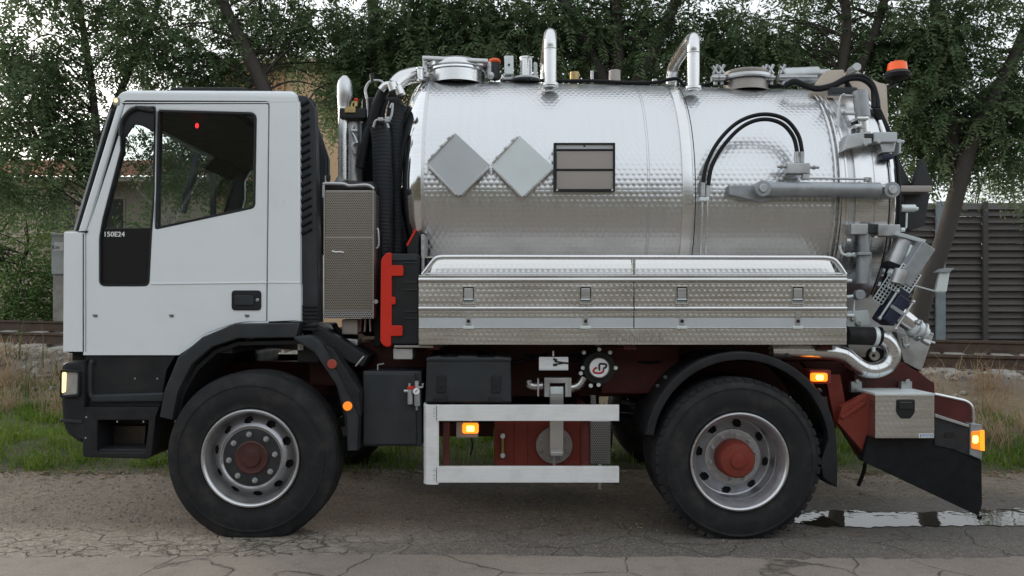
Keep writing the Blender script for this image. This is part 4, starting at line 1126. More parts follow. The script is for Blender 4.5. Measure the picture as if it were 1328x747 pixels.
mb = MB(); mb.tube(smooth_path(PP([(476, 128), (474, 116), (480, 106), (493, 105), (500, 111)], .5), 5), .010, 8); mb.tube(PP([(476, 128), (478, 160)], .5), .008, 6); tp('brake_line', mb, 'zinc')
mb = MB(); mb.cyl(P(483, 106, .5), P(482, 96, .5), .014, 8); mb.cyl(P(480, 97, .5), P(485, 97, .5), .010, 6); tp('line_valve', mb, 'black_plastic')
gd = tp('heat_guard', MB().plate(rnd([(420.5, 246, 3), (484, 246, 4), (484, 412.5), (420, 412.5)]), .12, .46, b=.012), 'perforated')
tp('guard_seam', MB().pbox(420.5, 307, 484, 309.2, .119, .14, .001), 'warm_plate', gd)
tp('guard_border', MB().plate([(419.5, 402), (484.5, 402), (484.5, 413), (419.5, 413)], .118, .16, [[(422, 403.2), (482, 403.2), (482, 404.2), (422, 404.2)]], b=.001), 'perforated_fine', gd)
for a, c in (((419.6, 246), (421.2, 412)), ((483, 246), (484.8, 412))):
    tp('guard_edge', MB().pbox(a[0], a[1], c[0], c[1], .116, .2, .002), 'warm_plate', gd)
mb = MB(); mb.tube(smooth_path([P(430.5, 325.5, .118), P(436, 327, .116), P(440, 326.5, .116), P(446, 327.5, .118)], 3), .005, 6); tp('wire_tie', mb, 'white_print', gd)
mb = MB(); mb.tube(smooth_path(PP([(419, 239), (424, 238), (445, 238.5), (454, 241), (476, 240), (485, 245)], .14), 5), .011, 8); mb.cyl(P(422.5, 240, .14), P(422.5, 228, .14), .007, 6); mb.cyl(P(419.5, 256, .13), P(419.5, 240, .13), .008, 6); tp('guard_bar', mb, 'zinc')
mb = MB(); mb.pbox(421, 235.5, 484, 246, .18, .42, .01); tp('guard_top', mb, 'dark_hub')
mb = MB(); mb.pbox(423, 227, 428, 234, .13, .15, .004); tp('bar_knob', mb, 'black_plastic')
mb = MB(); mb.pbox(443, 414, 464, 434, .2, .38, .01); tp('guard_foot', mb, 'warm_plate')
mb = MB(); mb.tube(smooth_path(PP([(433, 420), (438, 428), (450, 436), (464, 438)], .3), 5), .018, 8); tp('coolant_hose', mb, 'hose')
mb = MB(); mb.plate(rnd([(443, 438, 3), (464, 440), (463, 456), (444, 446)]), .25, .4, b=.01); tp('bracket_foot', mb, 'zinc')
for k, px in enumerate((468, 474, 480)):
    mb = MB(); mb.tube(PP([(px, 414), (px + random.uniform(-2, 2), 430)], .25), .007, 6); tp('pipe_stub', mb, 'zinc')
# large ribbed suction hoses in front of the tank
def ribbed(pts, r_, pitch=.025):
    q = smooth_path(pts, 10); mb = MB(); out = []; rs = []; acc = 0
    tot = [0.0]
    for a, b2 in zip(q[:-1], q[1:]): tot.append(tot[-1] + (b2 - a).length)
    n_ = int(tot[-1] / pitch * 4)
    for i in range(n_ + 1):
        s_ = tot[-1] * i / n_
        j = max(0, min(len(q) - 2, next((k for k in range(len(tot) - 1) if tot[k + 1] >= s_), len(q) - 2)))
        u = (s_ - tot[j]) / max(1e-6, tot[j + 1] - tot[j])
        out.append(q[j].lerp(q[j + 1], u)); rs.append(r_ * (1.0 if i % 4 in (0, 1) else .978))
    return mb.tube(out, rs, 16)
tp('suction_hose', ribbed(PP([(497, 345), (497, 280), (496, 200), (493, 168), (490, 158)], .42), .070), 'ribbed_hose')
tp('suction_hose', ribbed(PP([(512, 350), (515, 300), (514, 230), (511, 180), (512, 150), (516, 135)], .55), .07), 'ribbed_hose')
tp('suction_hose', ribbed(PP([(468, 218), (474, 190), (482, 160), (490, 135), (498, 118)], .5), .04, .018), 'hose')
mb = MB(); mb.tube(smooth_path(PP([(484, 165), (487, 157), (493, 155), (500, 157), (504, 166)], .33), 5), .008, 8); mb.pbox(490, 152, 497, 157, .31, .34, .004); mb.pbox(499, 151, 505, 158, .31, .35, .004); tp('hose_clamp', mb, 'zinc')
mb = MB(); mb.tube(smooth_path(PP([(494, 117), (500, 111), (508, 111), (514, 116), (521, 121)], .45), 6), .026, 12); mb.cyl(P(508, 108, .43), P(511, 118, .43), .036, 12); mb.cyl(P(516, 113, .43), P(520, 123, .43), .034, 12); tp('pressure_elbow', mb, 'satin_steel')
mb = MB(); mb.tube(smooth_path(PP([(506, 140), (509, 134), (508, 148), (504, 158)], .4), 4), .008, 6); tp('hose_wire', mb, 'zinc')
mb = MB(); mb.box(X(468, .7), X(520, .7), .7, 1.8, 1.25, Z(125, .7), .03); tp('pump_housing', mb, 'hose')
mb = MB(); mb.cyl(P(478, 300, .55), P(478, 240, .55), .05, 14); mb.pbox(472, 300, 490, 330, .5, .6, .02); tp('filter_bowl', mb, 'hose')
mb = MB(); mb.tube(smooth_path(PP([(489, 296), (490.5, 300), (491, 318), (488, 322)], .15), 4), .006, 6); tp('filter_handle', mb, 'zinc')
mb = MB(); mb.cyl(P(487.5, 391, .14), P(487.5, 391, .12), .015, 10); tp('bolt_head', mb, 'zinc')
mb = MB(); mb.pbox(485, 300, 494, 450, .3, .5, .01); tp('case_bracket', mb, 'hose')

# ---- red and black extinguisher case
cs = tp('extinguisher_case', MB().plate(rect(503, 329, 543, 447, 4), .07, .40, b=.012), 'black_plastic')
lid = rnd([(494, 336, 4), (501, 327.5, 4), (508, 328, 2), (508, 344), (523, 344, 3), (523, 358, 3), (508, 358), (508, 385), (513, 385, 2), (513, 395, 2), (508, 395), (508, 422), (522, 422, 3), (522, 436, 3), (507, 436), (507, 449, 3), (500, 450.5, 5), (493, 444, 4)])
tp('case_lid', MB().plate(lid, .055, .40, b=.005), 'bright_red', cs, label='bright red lid edge with clasps')
for z_ in (340, 365, 375, 403, 412): tp('case_rib', MB().pbox(524, z_, 541, z_ + 1.6, .064, .08, .002), 'grey_plastic', cs)
tp('case_pad', MB().plate(rect(508, 329, 541, 338, 2), .062, .1, b=.005), 'grey_plastic', cs)
tp('case_tip', MB().plate(rnd([(528, 317), (540, 298), (543, 300), (543, 330), (528, 330)]), .14, .3, b=.008), 'black_plastic', cs)
tp('tip_edge', MB().plate(rnd([(526.5, 318), (538, 297), (540, 299), (529, 319)]), .135, .3, b=.003), 'bright_red', cs)
tp('support_bar', MB().pbox(511, 448, 562, 451, .06, .3, .003), 'warm_plate')
tp('support_bracket', MB().pbox(510, 452, 535, 466, .09, .3, .005), 'zinc')

# ---- tank
ty, tr = TANK_Y, TANK_R
def tz(x): return TANK_Z - .026 * (x - 4.0)
def ring(prof, seg=128, m='tank_steel', name='tank_shell', parent=None, sharp=30, label=None):
    """lathe about the tank axis: profile of (x, radius)"""
    mb = MB()
    vs = []; fs = []
    for (x, r_) in prof:
        for k in range(seg):
            a = 2 * math.pi * k / seg; vs.append((x, ty + r_ * math.cos(a), tz(x) + r_ * math.sin(a)))
    for i in range(len(prof) - 1):
        for k in range(seg):
            l = (k + 1) % seg; fs.append((i * seg + k, i * seg + l, (i + 1) * seg + l, (i + 1) * seg + k))
    mb.add(vs, fs)
    return tp(name, mb, m, parent, sharp, label)
ye = ty - tr                               # nearest point of the tank
xt0, xt1 = X(548, ye), X(1091, ye)
tank = ring([(xt0, tr)] + [(xt0 + (xt1 - xt0) * k / 24, tr) for k in range(1, 25)])
dish = [(xt0 + .002, tr - .003), (xt0 - .03, tr - .004), (xt0 - .08, tr - .018), (xt0 - .12, tr - .05), (xt0 - .17, tr - .13), (xt0 - .23, tr - .30), (xt0 - .27, tr - .55), (xt0 - .285, .02)]
ring(dish, m='mirror_steel', name='front_dish', parent=tank, sharp=60, label='mirror polished domed front end')
ring([(xt0 - .012, tr - .004), (xt0 - .012, tr + .006), (xt0 + .010, tr + .006), (xt0 + .010, tr - .002)], m='plain_steel', name='seam_band', parent=tank)
xw = X(840, ye)
for dx in (0, .014): ring([(xw + dx - .0025, tr - .001), (xw + dx, tr + .003), (xw + dx + .0025, tr - .001)], m='plain_steel', name='weld_seam', parent=tank)
xb0, xb1 = X(885, ye), X(898.5, ye)
ring([(xb0 - .004, tr - .002), (xb0, tr + .016), (xb0 + .008, tr + .020), (xb1 - .006, tr + .020), (xb1, tr + .014), (xb1, tr - .002)], m='satin_steel', name='tank_belt', parent=tank)
ring([(xb1 + .014, tr - .001), (xb1 + .018, tr + .004), (xb1 + .022, tr - .001)], m='gap', name='belt_gap', parent=tank)
# rear flanges and door
xd0 = xt1
ring([(xd0 - .002, tr - .002), (xd0, tr + .012), (xd0 + .012, tr + .012), (xd0 + .014, tr + .004), (xd0 + .03, tr + .004), (xd0 + .032, tr + .012), (xd0 + .044, tr + .012), (xd0 + .046, tr - .01)], m='satin_steel', name='tank_flange', parent=tank)
ring([(xd0 + .046, tr - .012), (X(1112, ye), tr - .012)], m='plain_steel', name='flange_neck', parent=tank)
xe0, xe1 = X(1110, ye), X(1154, ye)
rd = ring([(xe0, tr - .03), (xe0, tr + .004), (xe0 + .03, tr + .006), (xe0 + .034, tr - .001), (xe0 + .125, tr - .002), (xe0 + .129, tr - .008), (xe0 + .133, tr - .002), (xe1 - .01, tr - .004), (xe1, tr - .012), (xe1 + .004, tr - .035)], m='satin_steel', name='rear_door')
ring([(xe1 + .006, tr - .03), (xe1 + .02, tr - .008), (xe1 + .038, tr - .006), (xe1 + .05, tr - .02), (xe1 + .052, tr - .06)], m='mirror_steel', name='door_rim', parent=rd)
ring([(xe1 + .045, tr - .06), (xe1 + .08, tr - .12), (xe1 + .14, tr - .35), (xe1 + .17, .02)], m='plain_steel', name='door_dish', parent=rd, sharp=60)
xg = (xe1 + .004, xe1 + .02)
ring([(xg[0], tr - .02), (xg[1], tr - .02)], m='gap', name='door_gasket', parent=rd)
# vertical straps over the flange
mb = MB()
def on_tank(x, deg, h): a = R(deg); return Vector((x, ty - (tr + h) * math.cos(a), tz(x) + (tr + h) * math.sin(a)))
for xx in (X(1083, ye), X(1089, ye)): mb.tube([on_tank(xx + .012 * math.sin(R(d * 2)), d, .012) for d in range(-38, 62, 4)], .009, 6)
tp('flange_tube', mb, 'satin_steel', tank)
# placards
def placard(cx, cy_, hw, m_):
    y_ = ye - .045
    o = [(cx - hw * 1.0, cy_ - hw * .04), (cx - hw * .10, cy_ - hw * 1.0), (cx + hw * 1.0, cy_ + hw * .02), (cx, cy_ + hw * 1.0)]
    pb = tp('hazard_placard', MB().plate(rnd([(p[0], p[1], 1.2) for p in o]), y_, y_ + .012, b=.003), m_, label='plain grey metal diamond placard holder')
    e = [Vector(p) for p in o]
    for a, b2 in ((0, 1), (2, 3), (3, 0)):
        p, q = e[a], e[b2]; d = q - p; nn = Vector((d.y, -d.x)).normalized()
        c = (e[0] + e[2]) / 2
        if (p + d / 2 - c).dot(nn) < 0: nn = -nn
        s0, s1 = p + d * .06, p + d * .94
        tp('placard_rail', MB().plate([tuple(s0 - nn * 1.2), tuple(s1 - nn * 1.2), tuple(s1 + nn * 2.2), tuple(s0 + nn * 2.2)], y_ - .006, y_ + .035, b=.002), 'plain_steel' if a != 0 else 'satin_steel', pb)
    for t in (.22, .52, .78):
        p = e[0] + (e[1] - e[0]) * t
        tp('placard_clip', MB().plate([(p.x - 3, p.y - 1.5), (p.x + 1, p.y - 4.5), (p.x + 3, p.y - 2), (p.x - 1, p.y + 1)], y_ - .010, y_ + .02, b=.002), 'zinc', pb)
    tp('placard_stay', MB().pbox(cx - 12, cy_ - 10, cx + 12, cy_ + 10, y_ + .013, y_ + .075, .004), 'zinc', pb)
placard(594.5, 213.5, 41.5, 'plate_grey'); placard(677.5, 215.5, 40.5, 'plate_light')
fr = tp('plate_frame', MB().plate(rect(718, 185, 798, 248, 1), ye - .05, ye - .01, [rect(721.5, 187, 795.5, 245.5)], b=.003), 'black_plastic', label='black framed rectangular hazard plate holder')
for (a, c) in ((187.3, 193.2), (195.6, 219.0), (221.6, 245.2)): tp('slide_plate', MB().pbox(721.8, a, 795.2, c, ye - .035, ye - .014, .002), 'warm_plate' if a > 190 else 'plate_grey', fr)
for z_ in (194.4, 220.3): tp('frame_bar', MB().pbox(721, z_ - 1, 796, z_ + 1, ye - .042, ye - .012, .002), 'black_plastic', fr)
tp('frame_screw', MB().disc(P(758, 189.5, ye - .035), (0, -1, 0), .007, .003, 8, .001), 'dark_hub', fr)
tp('frame_screw', MB().disc(P(722.5, 246.5, ye - .05), (0, -1, 0), .008, .003, 8, .001), 'zinc', fr); tp('frame_screw', MB().disc(P(794, 246.5, ye - .05), (0, -1, 0), .008, .003, 8, .001), 'zinc', fr)
tp('frame_stay', MB().pbox(740, 200, 776, 235, ye - .012, ye + .07, .004), 'zinc', fr)
# hydraulic hoses and pipes on the tank side
yh = ye - .05
mb = MB()
h1 = smooth_path([P(911.5, 240, ye - .05), P(916, 214, ye - .045), P(930, 186, ye - .045), P(951, 163, ye - .045), P(974, 151, ye - .05), P(998, 148.5, ye - .05), P(1020, 156, ye - .06), P(1035, 175, ye - .07), P(1040, 196, ye - .08), P(1039.5, 208, ye - .08)], 8)
h2 = smooth_path([P(918.5, 240, ye - .05), P(923, 216, ye - .045), P(936, 192, ye - .045), P(956, 169.5, ye - .045), P(976, 157.5, ye - .05), P(997, 155, ye - .05), P(1016, 162, ye - .06), P(1029, 178, ye - .07), P(1033.5, 197, ye - .08), P(1033, 208, ye - .08)], 8)
tp('hydraulic_hose', MB().tube(h1, .0135, 12), 'hose'); tp('hydraulic_hose', MB().tube(h2, .0135, 12), 'hose')
for px, a in ((911.8, 237), (918, 241)):
    mb = MB(); mb.cyl(P(px, a, yh), P(px, a + 14, yh), .0155, 10); mb.cyl(P(px, a + 14, yh), P(px, a + 18, yh), .02, 6); tp('hose_ferrule', mb, 'zinc')
for px in (1033, 1039.8):
    mb = MB(); mb.cyl(P(px, 197, ye - .08), P(px, 211, ye - .08), .0155, 10); tp('hose_ferrule', mb, 'zinc')
for px, t_ in ((910.5, .008), (917, .008)):
    mb = MB(); mb.tube([P(px, 252, yh), P(px, 280, yh), P(px - 1, 310, yh + .02), P(px - 2, 334, yh + .06)], t_, 8); tp('hydraulic_pipe', mb, 'satin_steel')
mb = MB(); mb.pbox(908, 255.5, 920, 260.5, yh - .02, yh + .05, .004); tp('pipe_clip', mb, 'plate_light')
vb = tp('valve_block', MB().pbox(1021, 211, 1051, 225, ye - .11, ye - .04, .006), 'zinc')
mb = MB(); mb.cyl(P(1021, 216, ye - .07), P(1008, 216, ye - .07), .010, 8); mb.cyl(P(1012, 216, ye - .07), P(1015, 216, ye - .07), .016, 6); mb.cyl(P(1051, 217, ye - .07), P(1062, 217, ye - .07), .010, 8); mb.cyl(P(1054, 217, ye - .07), P(1057, 217, ye - .07), .015, 6); tp('valve_port', mb, 'zinc', vb)
mb = MB(); mb.cyl(P(1014, 229, ye - .05), P(1030, 226, ye - .05), .014, 8); mb.cyl(P(1012, 234, ye - .04), P(1018, 228, ye - .04), .016, 8); tp('valve_union', mb, 'zinc', vb)
mb = MB(); mb.cyl(P(1044, 231, ye - .09), P(1130, 232.5, ye - .06), .007, 8); mb.pbox(1041, 225, 1050, 232.5, ye - .10, ye - .07, .004); mb.pbox(1122, 229.5, 1129, 235, ye - .075, ye - .045, .003); mb.pbox(1127, 230, 1131, 240, ye - .075, ye - .045, .003); tp('linkage_rod', mb, 'zinc')
# cylinder lying along the tank with its bracket
ya = ye - .085
br = tp('cylinder_bracket', MB().plate(rnd([(944.5, 240, 2), (985, 239.5), (1000, 234), (1014, 240, 4), (1020, 254, 4), (988, 262, 6), (946, 252.5, 2)]), ye - .06, ye + .03, b=.006), 'cast_grey')
cy_l = tp('hydraulic_cylinder', MB().tube([P(992, 245, ya), P(996, 245, ya), P(1140, 246, ya)], [.034, .047, .047], 20), 'cast_grey')
tp('cylinder_end', MB().cyl(P(1140, 246, ya), P(1156, 246, ya), .034, 16), 'cast_grey', cy_l)
for px, py in ((990, 244), (1157.5, 246)):
    e_ = MB().disc(P(px, py, ya - .05), (0, 1, 0), .052, .10, 24); eo = tp('cylinder_eye', e_, 'cast_grey', cy_l)
    tp('eye_pin', MB().disc(P(px, py, ya - .052), (0, -1, 0), .028, .012, 16), 'zinc', cy_l)
mb = MB(); mb.pbox(1144, 240, 1150, 243, ya - .05, ya, .004); tp('grease_nipple', mb, 'plate_light', cy_l)
# upper and lower door clamps
yc_ = ye - .02
def yt(py):                                 # depth of the tank surface seen in photo row py
    y_ = ye
    for _ in range(30):
        z_ = Z(py, y_); q = tr * tr - (z_ - TANK_Z) ** 2
        y_ = ty - math.sqrt(max(q, 0.02))
    return y_
yu = yt(150) - .06
mb = MB(); mb.tube([P(1115, 118, yu), P(1119, 152, yu)], .050, 18); cu = tp('clamp_cylinder', mb, 'cast_grey', label='upper clamp cylinder')
mb = MB(); mb.tube([P(1119, 152, yu), P(1121, 172, yu)], .036, 16); mb.pbox(1112, 151, 1127, 155, yu - .06, yu + .06, .004); mb.pbox(1109, 161, 1116, 165, yu - .05, yu + .02, .003); tp('clamp_rod', mb, 'satin_steel', cu)
mb = MB()
for a in (125, 148): mb.cyl(P(1091, a - 1, yu), P(1112, a, yu), .010, 8); mb.cyl(P(1093, a - 1, yu), P(1095, a - 1, yu), .016, 6)
mb.tube(smooth_path([P(1091, 124, yu), P(1088, 135, yu), P(1087, 170, yu - .02)], 4), .008, 8); tp('clamp_pipe', mb, 'zinc', cu)
mb = MB(); mb.pbox(1078, 113, 1112, 121, yu + .05, yu + .12, .006); tp('clamp_mount', mb, 'dark_hub', cu)
yk = yt(182) - .05
cl = tp('clamp_block', MB().plate(rnd([(1100, 174, 2), (1130, 170, 2), (1131, 186), (1127, 187), (1100, 193, 2), (1093, 196)]), yk - .06, yk + .05, b=.006), 'zinc', label='upper clamp jaw')
tp('clamp_jaw', MB().pbox(1133, 171, 1164, 184, yk - .05, yk + .07, .006), 'plate_grey', cl)
tp('clamp_jaw', MB().plate(rnd([(1140, 183), (1163, 180), (1160, 197), (1144, 198)]), yk - .02, yk + .06, b=.005), 'zinc', cl)
mb = MB(); mb.pbox(1121, 173, 1133, 179, yk - .063, yk + .03, .004); tp('clamp_slot', mb, 'dark_hub', cl)
for a, c in ((1139, 184), (1165, 184), (1122, 187)): tp('clamp_bolt', MB().disc(P(a, c, yk - .06), (0, -1, 0), .014, .014, 8), 'zinc', cl)
mb = MB(); mb.cyl(P(1163, 183, yk), P(1172, 184, yk), .012, 8); mb.pbox(1166, 180, 1169, 199, yk - .03, yk + .05, .004); tp('clamp_tail', mb, 'plate_grey', cl)
yl = yt(297) - .05
c2 = tp('clamp_block', MB().pbox(1104, 290, 1126, 304, yl - .05, yl + .05, .006), 'zinc', label='lower clamp jaw')
tp('clamp_jaw', MB().pbox(1139, 291, 1168, 306, yl - .05, yl + .06, .006), 'zinc', c2); tp('clamp_slot', MB().pbox(1125, 290.5, 1140, 302, yl - .03, yl + .05, .004), 'dark_hub', c2)
mb = MB(); mb.cyl(P(1168, 298, yl), P(1173, 298, yl), .014, 8); mb.cyl(P(1136, 306, yl - .02), P(1136, 309, yl - .02), .012, 8); tp('clamp_bolt', mb, 'plate_light', c2)
mb = MB(); mb.tube([P(1120, 304, yl), P(1121, 329, yl)], .036, 16); mb.pbox(1113, 327, 1131, 331, yl - .06, yl + .05, .004); mb.tube([P(1121, 331, yl), P(1119, 368, yl)], .048, 16); tp('clamp_cylinder', mb, 'cast_grey', label='lower clamp cylinder')
mb = MB(); mb.tube(smooth_path([P(1089, 318, yl), P(1091, 327, yl), P(1096, 330.5, yl), P(1113, 330, yl)], 5), .009, 8); mb.cyl(P(1098, 330.5, yl), P(1103, 330.5, yl), .015, 6); mb.cyl(P(1105, 330.5, yl), P(1110, 330.5, yl), .016, 6); tp('clamp_pipe', mb, 'plate_light')
# hoses round the door
for s_ in (0, 1):
    pts = [P(1150 + 4 * s_, 172, yk + .12), P(1157 + 5 * s_, 200, ye + .18), P(1161 + 5 * s_, 245, ye + .12), P(1160 + 4 * s_, 300, ye + .12), P(1151 + 5 * s_, 350, ye + .2), P(1136 + 6 * s_, 392, ye + .35)]
    tp('door_hose', MB().tube(smooth_path(pts, 8), .013, 8), 'hose')
mb = MB(); mb.pbox(1145, 199, 1159, 206, ye - .02, ye + .06, .006); tp('hose_holder', mb, 'blue_cast')

# ---- things on top of the tank
zt_ = lambda x: tz(x) + tr
def top_cyl(name, px, y_, r_, h, m_, parent=None, z0=None):
    x = X(px, y_); z_ = (z0 if z0 is not None else tz(x) + math.sqrt(tr * tr - (y_ - ty) ** 2))
    return tp(name, MB().lathe([(.0001, -.06), (r_, -.06), (r_, h - .008), (r_ - .008, h), (.0001, h)], (x, y_, z_), (0, 0, 1), 48), m_, parent)
yM = 1.0
x0 = X(593, yM); zM = zt_(x0) - .03
mh = tp('manhole', MB().lathe([(.215, -.05), (.215, Z(85, .84) - zM), (.0001, Z(85, .84) - zM)], (x0, yM, zM), (0, 0, 1), 56), 'satin_steel')
zz = Z(85, .84)
tp('manhole_lid', MB().lathe([(.228, 0), (.236, .006), (.236, .028), (.225, .044), (.14, .082), (.0001, .10)], (x0, yM, zz), (0, 0, 1), 56), 'satin_steel', mh)
tp('lid_ring', MB().lathe([(.220, -.024), (.230, -.020), (.230, -.006), (.220, -.002)], (x0, yM, zz), (0, 0, 1), 56), 'mirror_steel', mh)
mb = MB(); mb.obox(Vector((x0, yM - .20, Z(77.5, yM - .2))), Vector((.24, 0, -.012)), Vector((0, .02, 0)), Vector((0, 0, .014)), .005); tp('lid_bar', mb, 'plain_steel', mh)
mb = MB(); mb.pbox(548, 74, 554, 96, yM - .15, yM - .1, .005); mb.pbox(549, 93, 556, 100, yM - .15, yM - .05, .005); tp('lid_hinge', mb, 'plain_steel', mh)
mb = MB(); mb.pbox(632, 80, 637, 100, yM - .15, yM - .1, .005); mb.ball(P(636, 98, yM - .13), .03); tp('lid_latch', mb, 'zinc', mh)
mb = MB(); mb.tube(smooth_path([P(512, 112, .75), P(520, 103, .78), P(533, 98, .85), P(545, 97, .9), P(560, 97, .95)], 6), .058, 18); tp('vent_elbow', mb, 'satin_steel', label='steel pipe bending down over the front of the tank')
mb = MB(); mb.cyl(P(545, 104, .8), P(545, 90, .8), .025, 12); mb.disc(P(545, 90, .8), (0, 0, 1), .032, .012, 14); tp('vent_stub', mb, 'satin_steel')
yv = .98
sv = tp('safety_valve', MB().cyl(P(641.5, 103, yv), P(641.5, 81, yv), .040, 18), 'dark_hub')
tp('valve_cap', MB().lathe([(.0001, 0), (.044, 0), (.048, .012), (.042, .026), (.02, .036), (.0001, .038)], P(641.5, 82, yv), (0, 0, 1), 20), 'orange_cap', sv, label='orange valve cap')
gb = tp('gauge_box', MB().pbox(654, 72, 666, 96, yv - .06, yv + .03, .006), 'plate_light'); tp('box_screw', MB().disc(P(660, 84, yv - .062), (0, -1, 0), .009, .006, 10), 'dark_hub', gb)
mb = MB(); mb.cyl(P(657, 103, yv), P(657, 95, yv), .012, 8); mb.cyl(P(663, 104, yv), P(663, 95, yv), .018, 8); mb.pbox(651, 99, 668, 103, yv - .03, yv + .04, .005); tp('gauge_fitting', mb, 'zinc', gb)
mb = MB(); mb.cyl(P(682, 103, yv), P(682, 77, yv), .045, 24); mb.disc(P(682, 77, yv), (0, 0, 1), .05, .014, 24); mb.pbox(688, 76, 690, 103, yv - .05, yv, .003); tp('float_housing', mb, 'satin_steel')
mb = MB(); mb.disc(P(682, 104.5, yv), (0, 0, 1), .11, .014, 24); mb.pbox(692, 82, 697, 103, yv - .02, yv + .03, .004); mb.ball(P(694, 84, yv), .02); tp('float_flange', mb, 'zinc')
def goose(px, py0, py1, y0, y1, r_, name='overflow_pipe'):
    c = smooth_path([P(px, py0, y0), P(px, py1 + 28, y0), P(px, py1 + 14, y0), P(px, py1 + 5, y0 + .06), Vector((X(px, y0), y0 + .2, Z(py1 + 2, y0))), Vector((X(px, y0), y1 - .16, Z(py1 + 2, y0))), Vector((X(px, y0), y1 - .05, Z(py1 + 10, y0))), Vector((X(px, y0), y1, Z(py1 + 26, y0))), Vector((X(px, y0), y1, zt_(X(px, y0)) - .08))], 6)
    mb = MB(); mb.tube(c, r_, 20); p = tp(name, mb, 'satin_steel', label='arched polished steel overflow pipe')
    z_ = Z(py1 + 24, y0); mb = MB(); mb.lathe([(r_ + .001, -.004), (r_ + .003, 0), (r_ + .001, .004)], (X(px, y0), y0, z_), (0, 0, 1), 24); tp('weld_ring', mb, 'plain_steel', p)
goose(713.5, 114, 40, .66, 1.35, .046)
goose(899, 118, 45, .66, 1.45, .045)
mb = MB(); mb.disc(P(713.5, 112, .66), (0, 0, 1), .062, .02, 24); tp('pipe_collar', mb, 'satin_steel'); mb = MB(); mb.disc(P(899, 116, .66), (0, 0, 1), .060, .02, 24); tp('pipe_collar', mb, 'satin_steel')
tp('brass_fitting', MB().cyl(P(745, 107, 1.0), P(745, 94, 1.0), .036, 16), 'brass'); tp('small_vent', MB().cyl(P(797, 107, 1.0), P(797, 92, 1.0), .045, 18), 'warm_plate')
mb = MB(); mb.cyl(P(768, 108, 1.0), P(768, 92, 1.0), .012, 8); mb.cyl(P(849, 110, 1.0), P(849, 103, 1.0), .02, 8); tp('cable_stud', mb, 'zinc')
cab_pts = [P(690, 104, 1.0), P(730, 105, .98), P(770, 105, .95), P(810, 107, .95), P(848, 107, .93), P(868, 103, .92), P(880, 103, .93), P(893, 113, .95), P(930, 108, .95), P(975, 110, .95), P(1005, 112, .95), P(1020, 110, .95)]
tp('roof_cable', MB().tube(smooth_path(cab_pts, 6), .014, 8), 'hose')
# second hatch
xh = X(967, 1.0); zh = zt_(xh) - .02
h2_ = tp('hatch', MB().lathe([(.165, -.05), (.165, Z(90, .83) - zh), (.0001, Z(90, .83) - zh)], (xh, 1.0, zh), (0, 0, 1), 48), 'warm_plate')
tp('hatch_lid', MB().lathe([(.172, -.01), (.176, 0), (.176, .014), (.165, .022), (.0001, .03)], (xh, 1.0, Z(90, .83)), (0, 0, 1), 48), 'warm_plate', h2_)
for px in (928, 936, 992, 1000, 1015):
    mb = MB(); mb.cyl(P(px, 110, .92), P(px, 94, .92), .016, 8); mb.cyl(P(px - 3, 96, .90), P(px + 3, 84, .90), .012, 8); mb.cyl(P(px + 3, 96, .90), P(px - 4, 86, .90), .012, 8); mb.pbox(px - 4, 96, px + 4, 104, .88, .95, .005); mb.cyl(P(px - 5, 101, .89), P(px + 5, 101, .89), .016, 8); tp('wing_clamp', mb, 'zinc', h2_)
tp('hatch_rim', MB().lathe([(.19, -.03), (.20, -.02), (.20, .0), (.17, .004)], (xh, 1.0, zh + .06), (0, 0, 1), 40), 'plain_steel', h2_)
# door lift brackets and ram
mb = MB(); mb.cyl(P(1012, 99, 1.1), P(1060, 97, 1.1), .062, 18); mb.cyl(P(1052, 97, 1.1), P(1075, 96, 1.1), .04, 16); mb.box(X(1010, 1.1), X(1055, 1.1), 1.02, 1.04, Z(104, 1.1), Z(101, 1.1)); tp('lift_ram', mb, 'zinc')
lb = tp('lift_bracket', MB().plate(rnd([(1051, 126), (1051, 118), (1072, 91, 3), (1095, 90, 3), (1095, 128)]), .72, .76, b=.004), 'beige_plate', label='beige steel lift bracket')
lb2 = tp('lift_bracket', MB().plate(rnd([(1096, 93, 4), (1108, 89, 4), (1120, 97), (1140, 107), (1150, 109, 4), (1152, 150), (1152, 185), (1144, 175), (1126, 122), (1097, 108)]), .80, .84, b=.004), 'beige_plate', label='beige steel lift arm above the rear door')
mb = MB(); mb.disc(P(1104, 92, .78), (0, -1, 0), .03, .10, 20); tp('lift_pin', mb, 'zinc', lb2)
for s_ in (0, 1):
    pts = [P(1018, 111 + s_ * 2, .7), P(1030, 105 + 2 * s_, .66), P(1044, 110 + 2 * s_, .64), P(1060, 114 + 2 * s_, .64), P(1080, 110 + 2 * s_, .64), P(1100, 100 + 3 * s_, .64), P(1118, 99 + 4 * s_, .64), P(1131, 109 + 4 * s_, .64), P(1137 - 4 * s_, 126, .64), P(1139 - 6 * s_, 140, .62)]
    tp('lift_hose', MB().tube(smooth_path(pts, 6), .018, 10), 'hose')
tp('lift_hose', MB().tube(smooth_path([P(1096, 105, .66), P(1101, 112, .66), P(1102, 118, .66)], 5), .018, 8), 'hose')
mb = MB(); mb.plate(rnd([(1132, 140, 3), (1143, 139, 3), (1158, 172), (1145, 172)]), .52, .58, b=.012); tp('hose_boot', mb, 'hose')
